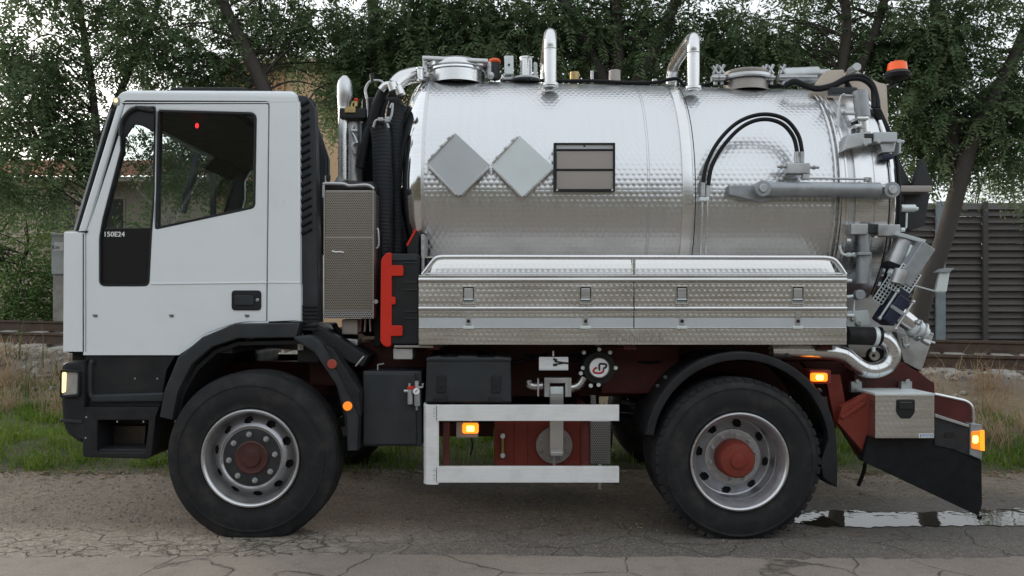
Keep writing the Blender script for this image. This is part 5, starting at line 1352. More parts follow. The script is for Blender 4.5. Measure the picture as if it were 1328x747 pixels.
# beacon on its arm
bs = tp('beacon_base', MB().lathe([(.0001, -.055), (.03, -.05), (.09, -.03), (.10, -.005), (.078, .02), (.0001, .02)], P(1163.5, 96, 1.0), (0, 0, 1), 28), 'black_plastic')
tp('beacon_lens', MB().lathe([(.0001, .075), (.05, .078), (.066, .068), (.072, .02), (.075, 0), (.0001, 0)], P(1163.5, 94, 1.0), (0, 0, 1), 28), 'beacon_lens', bs, label='orange warning beacon')
mb = MB(); mb.tube([P(1163, 101, 1.0), P(1163, 108, 1.05), Vector((X(1148, .9), .95, Z(116, .9)))], .012, 8); tp('beacon_arm', mb, 'black_plastic', bs)

# ---- side locker
LY, LY1 = .02, .50
lk = tp('side_locker', MB().plate(rect(543, 365, 1098, 447), LY + .012, LY1), 'quilt_steel')
for (a, b2, yy, m_, nm) in ((367.5, 397.2, LY + .004, 'quilt_steel', 'locker_panel'), (403.2, 411.5, LY + .004, 'quilt_steel', 'locker_panel'), (412.2, 424.5, LY + .002, 'plate_grey', 'locker_band'), (426.5, 446.8, LY + .004, 'quilt_steel', 'locker_panel')):
    for (p0, p1) in ((543.3, 821.4), (822.7, 1097.7)):
        tp(nm, MB().plate([(p0, a), (p1, a), (p1, b2), (p0, b2)], yy, LY + .02, b=.002), m_, lk)
for (p0, p1) in ((543, 821.4), (822.7, 1098)):
    mb = MB(); mb.tube([P(p0, 400, LY + .002), P(p1, 400, LY + .002)], .012, 12); tp('locker_ridge', mb, 'satin_steel', lk)
    tp('locker_step', MB().plate([(p0, 424.6), (p1, 424.6), (p1, 426.2), (p0, 426.2)], LY - .004, LY + .02, b=.002), 'satin_steel', lk)
mb = MB(); mb.tube([P(543, 363, LY + .002), P(1098, 363, LY + .002)], .014, 12); tp('locker_edge', mb, 'satin_steel', lk)
mb = MB(); mb.plate([(543, 356.6), (1098, 356.6), (1098, 361), (543, 361)], LY + .004, LY1, b=.004); tp('locker_top', mb, 'satin_steel', lk)
tp('locker_gap', MB().plate([(821.5, 366), (822.6, 366), (822.6, 424), (821.5, 424)], LY + .008, LY + .02), 'gap', lk)
# inclined cover behind the rail
zt0, zt1 = Z(357, LY) - .004, Z(332, .17)
for (p0, p1) in ((556, 820.5), (823, 1086)):
    mb = MB(); q = [Vector((X(p0, .08), .09, zt0)), Vector((X(p1, .08), .09, zt0)), Vector((X(p1 - (0 if p0 < 600 else 6), .08), .165, zt1)), Vector((X(p0 + (8 if p0 < 600 else 0), .08), .165, zt1))]
    nn = Vector((0, .9, -.45)) * .012
    mb.add([*q, *[v_ + nn for v_ in q]], [(0, 1, 2, 3), (7, 6, 5, 4), (0, 4, 5, 1), (1, 5, 6, 2), (2, 6, 7, 3), (3, 7, 4, 0)])
    tp('sloping_cover', mb, 'quilt_steel', lk)
mb = MB(); mb.box(X(548), X(1090), .17, .52, zt1 - .012, zt1 - .004); tp('bounce_deck', mb, 'bounce_plate', lk)  # hidden plate added to bounce sky light into the tank's lower side
mb = MB(); mb.pbox(546, 304, 550.5, 357, .14, .34, .004); tp('cover_post', mb, 'plain_steel')
# hand rail
mb = MB(); rail = smooth_path(PP([(548, 356.5), (553, 350), (562, 338.5), (567, 334.6), (575, 333.4)], LY + .03), 5) + smooth_path(PP([(600, 333.3), (1060, 334.2)], LY + .03), 2) + smooth_path(PP([(1070, 334.4), (1080, 336.5), (1087, 343), (1096, 356.5)], LY + .03), 5)
mb.tube(rail, .016, 12); hr = tp('hand_rail', mb, 'satin_steel')
mb = MB(); mb.cyl(P(822, 334, LY + .03), P(822, 356.5, LY + .03), .013, 12); tp('rail_post', mb, 'satin_steel', hr)
mb = MB(); mb.tube(PP([(549, 354.8), (1095, 354.8)], LY + .03), .007, 8); tp('rail_foot', mb, 'plain_steel', hr)
# latches and hasps
for px in (607.5, 759.5, 884.5, 1035):
    lt = tp('locker_latch', MB().plate(rect(px - 8.5, 370.5, px + 8.5, 394, 1), LY - .004, LY + .02, [rect(px - 6.8, 372.5, px + 6.8, 391)], b=.002), 'satin_steel', lk)
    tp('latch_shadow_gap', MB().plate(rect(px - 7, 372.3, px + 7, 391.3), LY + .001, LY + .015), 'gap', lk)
    tp('latch_paddle', MB().plate(rect(px - 5.8, 374, px + 5.8, 387.0, 1), LY - .004, LY + .01, b=.003), 'plain_steel', lk)
    tp('latch_lip', MB().plate(rect(px - 6.2, 387.3, px + 6.2, 389.4), LY - .009, LY + .01, b=.003), 'plate_light', lk)
    tp('latch_foot', MB().plate(rnd([(px - 9, 391.5), (px - 6.5, 391.2), (px - 6.5, 393.6), (px + 6.5, 393.6), (px + 6.5, 391.2), (px + 9, 391.5), (px + 9, 394.6), (px - 9, 394.6)]), LY - .007, LY + .01, b=.001), 'satin_steel', lk)
    mb = MB(); mb.pbox(px - 3.2, 403.4, px + 3.2, 424, LY - .003, LY + .01, .002); tp('hasp_strap', mb, 'plain_steel', lk)
    tp('hasp_bolt', MB().disc(P(px, 416.5, LY - .003), (0, -1, 0), .011, .006, 12), 'gap', lk)
    mb = MB(); mb.pbox(px - 6.8, 423, px + 6.8, 426.6, LY - .012, LY + .01, .003); tp('hasp_foot', mb, 'plate_light', lk)
text_part('embossed_lettering', 'PENNELL', .092, (X(820.5, LY), LY + .0015, Z(443.2, LY)), 'warm_plate', lk, .004, 1.16, align='CENTER', bold=.001)
# near and far sides match: a plain locker on the far side
tp('side_locker', MB().box(X(543), X(1098), 2.0, 2.47, Z(447), Z(357), .01), 'quilt_steel', label='far side locker')
for px in (560, 820, 1080): tp('locker_bearer', MB().box(X(px) - .04, X(px) + .04, .1, 2.4, Z(455), Z(448.5), .006), 'chassis_red')

# ---- under the body, between the axles
bb = tp('battery_box', MB().plate(rect(470, 481, 547, 579, 3), .10, .60, b=.012), 'grey_plastic')
tp('box_cover', MB().plate(rnd([(471, 484, 3), (539, 484, 3), (540, 577, 3), (471, 577, 3)]), .085, .12, b=.008), 'grey_plastic', bb)
mb = MB(); mb.tube(PP([(490, 480), (490, 473), (498, 471.5)], .12), .006, 6); tp('box_clip', mb, 'zinc', bb)
ap = tp('air_preparation_unit', MB().cyl(P(532, 524, .06), P(532, 504, .06), .019, 16), 'zinc')
mb = MB(); mb.cyl(P(541, 526, .06), P(541, 506, .06), .020, 16); mb.cyl(P(540.5, 532, .06), P(540.5, 526, .06), .008, 8); tp('regulator_bowl', mb, 'cast_grey', ap)
tp('regulator_cap', MB().pbox(528, 501.5, 536.5, 505, .03, .09, .004), 'bright_red', ap)
mb = MB(); mb.cyl(P(540.5, 506, .06), P(540.5, 494, .06), .014, 12); tp('regulator_knob', mb, 'zinc', ap)
mb = MB(); mb.cyl(P(524, 507, .05), P(530, 507, .05), .010, 8); tp('inlet_port', mb, 'zinc', ap)
mb = MB(); mb.tube(PP([(542, 503), (548, 502), (548.5, 497)], .05), .007, 6); tp('outlet_port', mb, 'zinc', ap)
mb = MB(); mb.cyl(P(531, 503, .06), P(531, 497, .06), .008, 6); tp('bleed_screw', mb, 'zinc', ap)
gg = tp('pressure_gauge', MB().disc(P(540, 507.5, .035), (0, -1, 0), .021, .012, 20), 'gauge_white', ap)
mb = MB(); mb.obox(P(540, 507, .0215), Vector((.007, 0, .008)), Vector((0, .001, 0)), Vector((-.0014, 0, .0012))); tp('gauge_needle', mb, 'black_print', ap)
tc_ = tp('tool_case', MB().plate(rnd([(553, 466, 3), (561, 462.5, 3), (655, 463.5, 3), (662.5, 467, 3), (663.5, 523, 3), (551, 523, 3)]), .06, .46, b=.015), 'grey_plastic')
tp('case_lid', MB().plate(rnd([(552.5, 463.5, 4), (570, 461.5, 2), (573, 463, 1), (592, 463, 1), (594, 461.5, 2), (618, 462, 2), (620, 463.5, 1), (640, 463.5, 1), (643, 462.2, 2), (663.5, 464, 3), (663, 469), (552.5, 469)]), .052, .46, b=.010), 'grey_plastic', tc_)
for px in (572, 643.5):
    tp('case_latch', MB().plate(rect(px - 6, 487, px + 6, 509.5, 2), .048, .08, b=.005), 'black_plastic', tc_)
    tp('latch_pin', MB().disc(P(px, 499.5, .047), (0, -1, 0), .012, .005, 12), 'gap', tc_)
    tp('case_hinge', MB().plate(rect(px - 10, 515, px + 8, 522, 2), .05, .1, b=.004), 'black_plastic', tc_)
# side guard
ug = tp('side_guard', MB().plate([(565, 525.5), (803, 525.5), (803, 546), (565, 546)], .0, .035, b=.003), 'alloy')
tp('guard_bar', MB().plate([(565, 605.5), (803, 605.5), (803, 626), (565, 626)], .0, .035, b=.003), 'alloy', ug)
mb = MB(); 
prof = [(X(566.5), .0), (X(560), .0), (X(552), .012), (X(548.5), .045), (X(547.5), .10), (X(547.5), .20)]
vs = [(x, y, Z(628.5)) for x, y in prof] + [(x, y, Z(525)) for x, y in prof]; n = len(prof)
vs += [(x + .012, y + .012, z) for x, y, z in vs]
fs = []
for i in range(n - 1):
    fs += [(i, i + 1, n + i + 1, n + i), (2 * n + i, 3 * n + i, 3 * n + i + 1, 2 * n + i + 1), (i, 2 * n + i, 2 * n + i + 1, i + 1), (n + i, n + i + 1, 3 * n + i + 1, 3 * n + i)]
fs += [(0, n, 3 * n, 2 * n), (n - 1, 3 * n - 1, 4 * n - 1, 2 * n - 1)]
mb.add(vs, fs); tp('guard_corner', mb, 'alloy', ug)
for a in (530, 535, 540, 610, 616, 621): tp('guard_rivet', MB().disc(P(563, a, -.001), (0, -1, 0), .004, .002, 8, .0005), 'zinc', ug)
for px in (578, 760): tp('guard_stay', MB().box(X(px) - .02, X(px) + .02, .037, .82, .78, .82, .004), 'chassis_red', ug); tp('guard_leg', MB().box(X(px) - .02, X(px) + .02, .037, .06, Z(624), .82, .003), 'chassis_red', ug)
# indicator lamp on its plate
pl = tp('lamp_plate', MB().pbox(591.5, 547.5, 620, 567.5, .13, .145, .003), 'warm_plate')
def lamp(px, py, hw, hh, y_, parent):
    l_ = tp('indicator_lamp', MB().plate(rect(px - hw, py - hh, px + hw, py + hh, 3), y_ - .03, y_, b=.010), 'amber_lit', parent)
    tp('lamp_core', MB().plate(rect(px - hw * .45, py - hh * .55, px + hw * .45, py + hh * .6, 2), y_ - .034, y_ - .026, b=.003), 'amber_core', parent)
lamp(610, 556, 10.5, 6.5, .13, pl)
mb = MB(); mb.tube(smooth_path([P(610, 567, .14), P(613, 578, .16), P(610, 590, .2)], 4), .006, 6); tp('lamp_cable', mb, 'hose', pl)
# red pump tank with flange and stainless bracket
rt = tp('oil_tank', MB().plate([(641, 545), (766, 545), (766, 604), (641, 604)], .40, .80, b=.01), 'oxide_red')
for a, c in ((667, 684), (753, 766)): tp('tank_strap', MB().plate([(a, 546), (c, 546), (c, 604), (a, 604)], .39, .42, b=.004), 'oxide_red', rt, label='brighter red strap')
sg = tp('sight_glass', MB().cyl(P(652, 566, .37), P(652, 589, .37), .012, 10), 'brass', rt)
for a in (565, 590): tp('sight_bolt', MB().disc(P(652, a, .385), (0, -1, 0), .017, .03, 12), 'plate_light', rt)
tp('side_panel', MB().plate([(566, 549), (640, 549), (640, 566), (566, 566)], .75, .8), 'chassis_red', rt)
fl = tp('flange_disc', MB().disc(P(718.5, 577, .385), (0, -1, 0), .125, .02, 36), 'warm_plate', rt)
for k in range(8):
    a = 2 * math.pi * (k + .5) / 8; c = P(718.5, 577, .364) + Vector((.098 * math.cos(a), 0, .098 * math.sin(a))); tp('flange_bolt', MB().disc(c, (0, -1, 0), .012, .012, 6), 'zinc', rt)
vbx = tp('steel_strap', MB().plate([(713, 502), (731, 502), (731, 590), (713, 590)], .18, .25, b=.006), 'plain_steel')
tp('strap_top', MB().plate([(713.5, 501.5), (730.5, 501.5), (730.5, 511), (713.5, 511)], .174, .2, b=.004), 'plate_light', vbx)
tp('strap_foot', MB().pbox(714, 587, 730, 591.5, .16, .30, .003), 'plain_steel', vbx); tp('drain_tap', MB().tube(PP([(719, 591), (719, 603)], .22), .010, 8), 'zinc', vbx)
mb = MB(); mb.plate([(706, 490), (741, 490), (741, 515), (733, 515), (733, 497), (713, 497), (713, 515), (706, 515)], .16, .22, b=.005); tp('yoke_clamp', mb, 'zinc')
mb = MB(); mb.plate([(697, 491), (699, 491), (699, 514), (697, 514)], .15, .22); mb.plate([(738, 491), (740, 491), (740, 514), (738, 514)], .15, .22); tp('yoke_plate', mb, 'plain_steel')
mb = MB(); mb.tube(smooth_path(PP([(685, 493), (687, 499), (695, 501), (704, 500)], .3), 5), .030, 14); tp('pump_elbow', mb, 'satin_steel')
mb = MB(); mb.tube(smooth_path(PP([(738, 503), (746, 502), (753, 497), (758, 489)], .3), 5), .032, 14); tp('pump_elbow', mb, 'satin_steel')
wp = tp('instruction_plate', MB().pbox(699, 463, 737, 478.6, .14, .15, .002), 'gauge_white'); tp('plate_edge', MB().pbox(699, 478.8, 737, 480.2, .14, .15, .001), 'plate_light', wp)
mb = MB(); mb.obox(P(728, 470, .138), Vector((.05, 0, -.014)) * .5 + Vector((.02, 0, 0)), Vector((0, .002, 0)), Vector((.001, 0, .005))); mb.obox(P(727, 471.5, .136), Vector((.045, 0, .006)), Vector((0, .002, 0)), Vector((-.001, 0, .004))); mb.obox(P(720, 466.6, .137), Vector((.012, 0, -.006)), Vector((0, .002, 0)), Vector((.003, 0, .007))); mb.obox(P(720, 473, .137), Vector((.013, 0, .001)), Vector((0, .002, 0)), Vector((0, 0, .008))); tp('plate_symbol', mb, 'black_print', wp)
for a, c in ((711, 466), (711, 473)): tp('plate_rivet', MB().disc(P(a, c, .14), (0, -1, 0), .003, .002, 6, .0005), 'zinc', wp)
mb = MB(); mb.cyl(P(717.5, 462, .15), P(717.5, 455, .15), .006, 6); tp('plate_stud', mb, 'plate_light', wp)
lg = tp('logo_disc', MB().disc(P(777, 477, .20), (0, -1, 0), .068, .03, 36, .008), 'gauge_white' if False else 'warm_plate')
tp('logo_housing', MB().disc(P(777, 477, .205), (0, 1, 0), .105, .2, 28), 'gap', lg)
tp('logo_face', MB().disc(P(777, 477, .171), (0, -1, 0), .062, .004, 36, .002), 'gauge_white', lg)
def stroke(name, pts, m_, r_=.0065): tp(name, MB().tube(smooth_path(PP(pts, .166), 4), r_, 6), m_, lg)
stroke('logo_letter', [(777.5, 480.5), (777.5, 472.5), (783, 472), (786.3, 473), (785.5, 476.5), (782, 478)], 'black_print')
stroke('logo_letter', [(774.5, 477), (771, 478), (769.8, 481.5), (772.5, 483.5), (779, 483.7), (782.3, 481.5), (782.5, 479)], 'red_print')
for a, c in ((757, 457), (777, 453), (791, 457), (755.5, 477), (798, 477), (766, 500), (776, 499), (753, 484)): tp('housing_bolt', MB().disc(P(a, c, .22), (0, -1, 0), .014, .02, 8), 'plate_light', lg)
sc_ = tp('perforated_screen', MB().plate(rect(765.5, 546, 792, 602, 1), .37, .45, b=.004), 'perforated_fine')
tp('perforated_stub', MB().pbox(766, 513, 773, 525, .3, .34, .003), 'perforated_fine', sc_)
mb = MB(); mb.cyl(P(778, 627, .3), P(778, 634, .3), .014, 8); mb.box(X(776, .3), X(780, .3), .29, .32, Z(628, .3), Z(602, .3)); tp('drain_plug', mb, 'zinc')
mb = MB(); mb.cyl((X(690, 1.0), .95, .55), (X(790, 1.0), .95, .55), .16, 24); tp('air_reservoir', mb, 'dark_hub')
mb = MB(); mb.cyl((X(560, 1.5), 1.9, .62), (X(780, 1.5), 1.9, .62), .22, 28); tp('fuel_tank', mb, 'dark_hub')
for k in range(5):
    a = random.uniform(.2, .7); mb = MB(); mb.tube(smooth_path([P(560 + 60 * k, 458 + random.uniform(-4, 6), .5), P(600 + 60 * k, 470 + random.uniform(-6, 10), .45), P(650 + 60 * k, 462 + random.uniform(-6, 10), .5)], 5), .012, 6); tp('hydraulic_line', mb, 'hose')

# ---- rear mudguard, tail
cxg, cyg = 961, 581
def arc(r_, a0, a1, n_=28): return [(cxg + r_ * math.cos(R(a0 + (a1 - a0) * k / n_)), cyg - r_ * math.sin(R(a0 + (a1 - a0) * k / n_))) for k in range(n_ + 1)]
mgp = arc(125, 172, 8) + [(1087, 600), (1086, 632), (1068, 620), (1064, 600)] + arc(114, 6, 172)
rm = tp('rear_mudguard', MB().plate(mgp, -.015, .06, b=.008), 'black_plastic')
tp('mudguard_skin', MB().plate(arc(124, 172, -5) + arc(120, -5, 172), .06, .66), 'black_plastic', rm)
tp('mud_flap', MB().plate(rnd([(1062, 570), (1084, 565), (1086, 632), (1074, 628), (1056, 610)]), .10, .62, b=.004), 'rubber', rm)
for (a, c) in ((862, 489), (852, 500), (1020, 460), (1062, 506)): tp('guard_bolt', MB().disc(P(a, c, .02), (0, -1, 0), .012, .03, 8), 'dark_hub', rm)
mb = MB(); mb.plate(rnd([(1040, 470), (1178, 470), (1212, 498), (1214, 530), (1136, 530), (1136, 600), (1119, 598), (1088, 548), (1080, 520)]), .45, .52, b=.006); tail = tp('tail_frame', mb, 'chassis_red')
tp('tail_gusset', MB().plate(rnd([(1086, 548), (1092, 528), (1128, 509), (1134, 512), (1134, 597), (1128, 596)]), .10, .16, b=.006), 'oxide_red', tail)
tp('gusset_rib', MB().plate(rnd([(1090, 541), (1122, 520), (1124, 523), (1094, 544)]), .085, .12, b=.004), 'oxide_red', tail)
tp('tail_bracket', MB().plate(rnd([(1070, 486), (1090, 486), (1100, 540), (1084, 556)]), .25, .3, b=.006), 'oxide_red', tail)
tp('tail_plate', MB().plate(rnd([(1108, 463), (1160, 463), (1212, 497), (1212, 512), (1108, 512)]), .32, .36, b=.004), 'chassis_red', tail)
mp_ = tp('marker_mount', MB().pbox(1050, 480, 1078, 498, .16, .3, .006), 'oxide_red', tail); lamp(1063.5, 489.5, 10.5, 5.5, .155, tail)
sb2 = tp('tail_box', MB().plate(rect(1135, 511.5, 1212, 568.5, .8), .0, .32, b=.004), 'quilt_steel', label='dimpled stainless tool box')
tp('box_lid_edge', MB().pbox(1134.6, 510, 1212.4, 513, -.003, .32, .002), 'plate_light', sb2)
tp('box_latch', MB().plate(rnd([(1163, 518, 3), (1187, 518, 3), (1187, 535, 3), (1181, 543, 2), (1169, 543, 2), (1163, 535, 3)]), -.008, .02, b=.005), 'black_plastic', sb2)
tp('latch_handle', MB().plate(rnd([(1166, 521, 2), (1184, 521, 2), (1184, 531, 2), (1166, 531, 2)]), -.014, .01, b=.005), 'black_gloss', sb2)
tp('maker_plate', MB().pbox(1192, 562.5, 1210.5, 568, -.003, .01, .001), 'white_print', sb2); tp('maker_field', MB().pbox(1193, 563.3, 1209.5, 567.3, -.004, .01, .0005), 'blue_print', sb2)
text_part('maker_lettering', 'DAKEN', .017, (X(1194.0), -.0045, Z(566.9)), 'white_print', sb2, .0006, 1.18, bold=.0006)
for (a, c) in ((1111, 500), (1176, 500)): tp('box_bracket', MB().plate([(a - 7, c - 5), (a + 7, c - 5), (a + 7, c + 9), (a - 7, c + 9)], .26, .30, b=.003), 'zinc', tail); tp('bracket_bolt', MB().disc(P(a, c - 6, .26), (0, -1, 0), .014, .02, 8), 'zinc', tail)
# dark rear skirt and bumper
tp('rear_skirt', MB().plate(rnd([(1127, 566), (1214, 569), (1240, 578), (1262, 589), (1273, 597, 4), (1274, 655, 4), (1269, 669, 3), (1118, 598)]), .06, .10, b=.004), 'hose')
bp2 = tp('rear_bumper', MB().plate(rnd([(1212, 538), (1256, 553), (1258, 592), (1236, 583), (1212, 578)]), .05, 2.42, b=.008), 'dark_hub')
tp('bumper_guard', MB().plate(rnd([(1212, 511), (1250, 520, 1), (1262, 527, 6), (1262, 556), (1212, 539)]), .10, .13, b=.004), 'chassis_red', bp2)
mb = MB(); mb.tube(smooth_path(PP([(1212, 511), (1240, 517), (1254, 521), (1261, 529), (1262, 545), (1262, 553)], .10), 5), .010, 8); tp('guard_tube', mb, 'satin_steel', bp2)
tp('bumper_trim', MB().plate([(1213, 536.5), (1257, 551), (1257, 554.5), (1213, 541)], .035, .10, b=.003), 'zinc', bp2)
tp('bumper_slot', MB().plate(rect(1226, 561, 1238, 567, 1), .045, .06), 'gap', bp2)
th = tp('tail_light', MB().plate(rnd([(1259, 549, 2), (1274, 551, 2), (1274, 597, 2), (1258, 590, 2)]), .04, .40, b=.005), 'cast_grey')
tp('light_lens', MB().plate(rnd([(1260.5, 560, 2), (1276, 558, 2), (1276.5, 585, 2), (1260.5, 582, 2)]), .030, .38, b=.006), 'amber_lens', th)
tp('light_core', MB().plate(rnd([(1262, 565, 3), (1269, 565, 3), (1269, 575, 3), (1262, 575, 3)]), .026, .04, b=.004), 'amber_core', th)
tp('light_lens', MB().plate(rnd([(1271, 559, 1), (1277, 558, 1), (1277.5, 585, 1), (1271, 584, 1)]), .027, .2, b=.004), 'amber_lit', th)
mb = MB(); mb.tube(smooth_path([P(1122, 600, .3), P(1120, 612, .3), P(1113, 630, .32)], 5), .013, 8); tp('drain_hose', mb, 'hose')
mb = MB(); mb.tube(smooth_path([P(1268, 668, .08), P(1270, 673, .08), P(1273, 670, .08)], 4), .008, 6); tp('skirt_tag', mb, 'hose')

# ---- pipework and valves at the rear
ps = [(1000, 455), (1040, 455), (1078, 457), (1095, 461), (1108, 471), (1122, 479), (1136, 480), (1150, 474), (1157, 462), (1155, 449), (1147, 440), (1136, 436)]
mb = MB(); mb.tube(smooth_path(PP(ps, .20), 7), .053, 18); dp = tp('discharge_pipe', mb, 'satin_steel')
for k in range(3, 9):
    a, c = ps[k]; mb = MB(); d = (Vector(ps[k + 1]) - Vector(ps[k - 1])).normalized(); p0 = P(a, c, .20); dv = Vector((d.x, 0, -d.y)) * .003
    mb.cyl(p0 - dv, p0 + dv, .0548, 18); tp('weld_ring', mb, 'plain_steel', dp)
mb = MB(); mb.cyl(P(1098, 435, .20), P(1134, 436, .20), .060, 20); tp('rubber_sleeve', mb, 'rubber')
mb = MB(); mb.cyl(P(1131.5, 436, .20), P(1136.5, 436.3, .20), .064, 20); mb.cyl(P(1133, 450, .17), P(1133, 456, .17), .012, 8); tp('hose_clamp', mb, 'plate_light')
mb = MB(); mb.cyl(P(1138.5, 436, .20), P(1141, 436.3, .20), .063, 20); tp('hose_clamp', mb, 'hose')
mb = MB(); mb.disc(P(1133, 461, .30), (0, -1, 0), .055, .06, 24); pd = tp('pipe_cap', mb, 'dark_hub'); mb = MB(); mb.disc(P(1133, 461, .24), (0, -1, 0), .034, .02, 20); tp('cap_boss', mb, 'warm_plate', pd); mb = MB(); mb.disc(P(1133, 461, .22), (0, -1, 0), .012, .006, 12); tp('cap_bolt', mb, 'gap', pd)
# sump cone of the tank and its plates
mb = MB(); mb.plate(rnd([(1098, 375), (1142, 380), (1170, 420), (1212, 432), (1197, 478), (1100, 478)]), .62, .72, b=.01); tp('sump_plate', mb, 'plain_steel')
mb = MB(); mb.plate(rnd([(1162, 430), (1208, 436), (1196, 482), (1172, 470)]), .40, .46, b=.01); tp('sump_gusset', mb, 'zinc')
mb = MB(); mb.plate(rnd([(1098, 404), (1126, 402), (1130, 422), (1098, 425)]), .28, .34, b=.006); sp_ = tp('valve_plate', mb, 'plate_light')
for a, c in ((1112, 419), (1106, 413)): tp('plate_bolt', MB().disc(P(a, c, .28), (0, -1, 0), .018, .02, 10), 'zinc', sp_)
for k, (a, c, r_) in enumerate(((1102, 361, .022), (1104, 409, .016))):
    mb = MB(); mb.cyl(P(1097, a if False else c - (0 if k else 48), .25), P(a, c - (0 if k else 48), .25), r_, 10); tp('pipe_stub', mb, 'zinc')
mb = MB(); mb.cyl(P(1098, 364, .2), P(1104, 364, .2), .012, 8); mb.cyl(P(1098, 385, .2), P(1106, 384, .2), .010, 8); mb.cyl(P(1098, 409, .2), P(1107, 409, .2), .012, 8); tp('locker_stub', mb, 'plate_light')
tp('knob', MB().disc(P(1112, 382.5, .24), (0, -1, 0), .034, .05, 20), 'cast_grey'); mb = MB(); mb.cyl(P(1108, 388, .24), P(1107, 410, .22), .007, 6); tp('knob_rod', mb, 'zinc')
# knife valve: blue body on a slanted axis
ax = Vector((.55, 0, .83)).normalized(); sx_ = Vector((.83, 0, -.55)).normalized(); yy_ = Vector((0, 1, 0))
vc = P(1155, 402, .22)
kv = tp('knife_valve', MB().obox(vc, sx_ * .045, yy_ * .09, ax * .10, .012), 'blue_cast')
tp('valve_neck', MB().obox(P(1163, 385, .22), sx_ * .040, yy_ * .07, ax * .05, .01), 'blue_cast', kv)
for s_ in (-1, 1):
    mb = MB(); mb.tube([vc + sx_ * .062 * s_ - ax * .10 - yy_ * .08, vc + sx_ * .062 * s_ + ax * .11 - yy_ * .08], .008, 8)
    for e in (-1, 1): mb.ball(vc + sx_ * .062 * s_ + ax * .105 * e - yy_ * .08, .014, 8)
    tp('valve_stud', mb, 'zinc', kv)
mb = MB(); mb.obox(vc - yy_ * .088, sx_ * .05, yy_ * .006, ax * .012, .002); tp('valve_strap', mb, 'cast_grey', kv)
tp('valve_outlet', MB().tube([P(1164, 407, .22), P(1176, 416, .22), P(1188, 425, .22)], [.056, .056, .050], 18), 'satin_steel')
cp = tp('hose_coupling', MB().tube([P(1182, 422, .22), P(1187, 426, .22), P(1192, 428.5, .22), P(1200, 434, .22)], [.058, .064, .056, .044], 18), 'plate_light')
for a in ((1186, 425.5), (1193.5, 430)): mb = MB(); mb.cyl(P(a[0], a[1], .22), P(a[0] + 2, a[1] + 1.2, .22), .068, 18); tp('coupling_ring', mb, 'zinc', cp)
mb = MB(); mb.cyl(P(1190, 438, .18), P(1212, 445, .18), .009, 8); mb.cyl(P(1196, 441, .16), P(1205, 446, .16), .016, 8); mb.cyl(P(1190, 420, .16), P(1193, 416, .16), .018, 8); tp('coupling_lever', mb, 'zinc', cp)
mb = MB(); mb.cyl(P(1173, 437, .2), P(1175, 447, .2), .022, 10); mb.ball(P(1175, 448, .2), .024); tp('drain_cock', mb, 'zinc')
# pneumatic cylinders and mesh guards
c1 = tp('valve_actuator', MB().tube([P(1158, 345, .30), P(1172, 312, .30)], .058, 18), 'zinc', label='upright grey actuator cylinder')
tp('actuator_cap', MB().obox(P(1174, 309, .30), Vector((.10, 0, -.028)), yy_ * .07, Vector((.006, 0, .012)), .004), 'plate_grey', c1)
mb = MB(); mb.tube([P(1182, 318, .24), P(1175, 338, .24)], .011, 8); tp('actuator_rod', mb, 'plate_light', c1)
mb = MB(); mb.obox(P(1157, 346, .28), Vector((.05, 0, -.02)), yy_ * .05, Vector((.008, 0, .02)), .006); tp('actuator_collar', mb, 'hose', c1)
mb = MB(); mb.cyl(P(1158, 350, .26), P(1155, 356, .26), .026, 10); mb.cyl(P(1152, 356, .26), P(1160, 359, .26), .014, 8); tp('actuator_joint', mb, 'plate_light', c1)
c2_ = tp('valve_actuator', MB().obox(P(1184, 343, .20), sx_ * .052, yy_ * .05, ax * .15, .008), 'cast_grey', label='slanted grey actuator box')
# square mesh guard made of crossed bars
def mesh_guard(c, hx, hz, nx, nz, y_):
    mb = MB()
    for i in range(nx + 1):
        o = sx_ * (hx * (2 * i / nx - 1)); mb.obox(c + o, sx_ * .003, yy_ * .003, ax * hz)
    for j in range(nz + 1):
        o = ax * (hz * (2 * j / nz - 1)); mb.obox(c + o + yy_ * .0055, sx_ * hx, yy_ * .003, ax * .003)
    return tp('mesh_guard', mb, 'plate_light')
g1 = mesh_guard(P(1173, 364, .16), .070, .09, 6, 8, .16)
tp('mesh_back', MB().obox(P(1173, 364, .20), sx_ * .066, yy_ * .012, ax * .09, .003), 'dark_hub', g1)
g2 = mesh_guard(P(1152, 370, .24), .035, .13, 3, 11, .24); tp('mesh_back', MB().obox(P(1152, 370, .27), sx_ * .032, yy_ * .008, ax * .13, .003), 'dark_hub', g2)
mb = MB(); mb.cyl(P(1163, 368, .15), P(1169, 350, .15), .045, 14); tp('spring_housing', mb, 'zinc')
# level flag: pale bent plate on a thin rod
lf = tp('level_flag', MB().plate(rnd([(1219, 353), (1232, 353), (1228, 378), (1213, 378)]), .28, .30, b=.003), 'plate_light', label='pale bent steel flag on a thin rod')
tp('flag_lip', MB().plate(rnd([(1218, 353), (1232, 353.5), (1238, 347.5), (1226, 348)]), .26, .34, b=.003), 'cast_grey', lf)
mb = MB(); mb.cyl(P(1184, 370, .29), P(1214, 378, .29), .005, 6); mb.cyl(P(1213, 378, .29), P(1226, 378.5, .29), .006, 6); tp('flag_rod', mb, 'plate_light', lf)
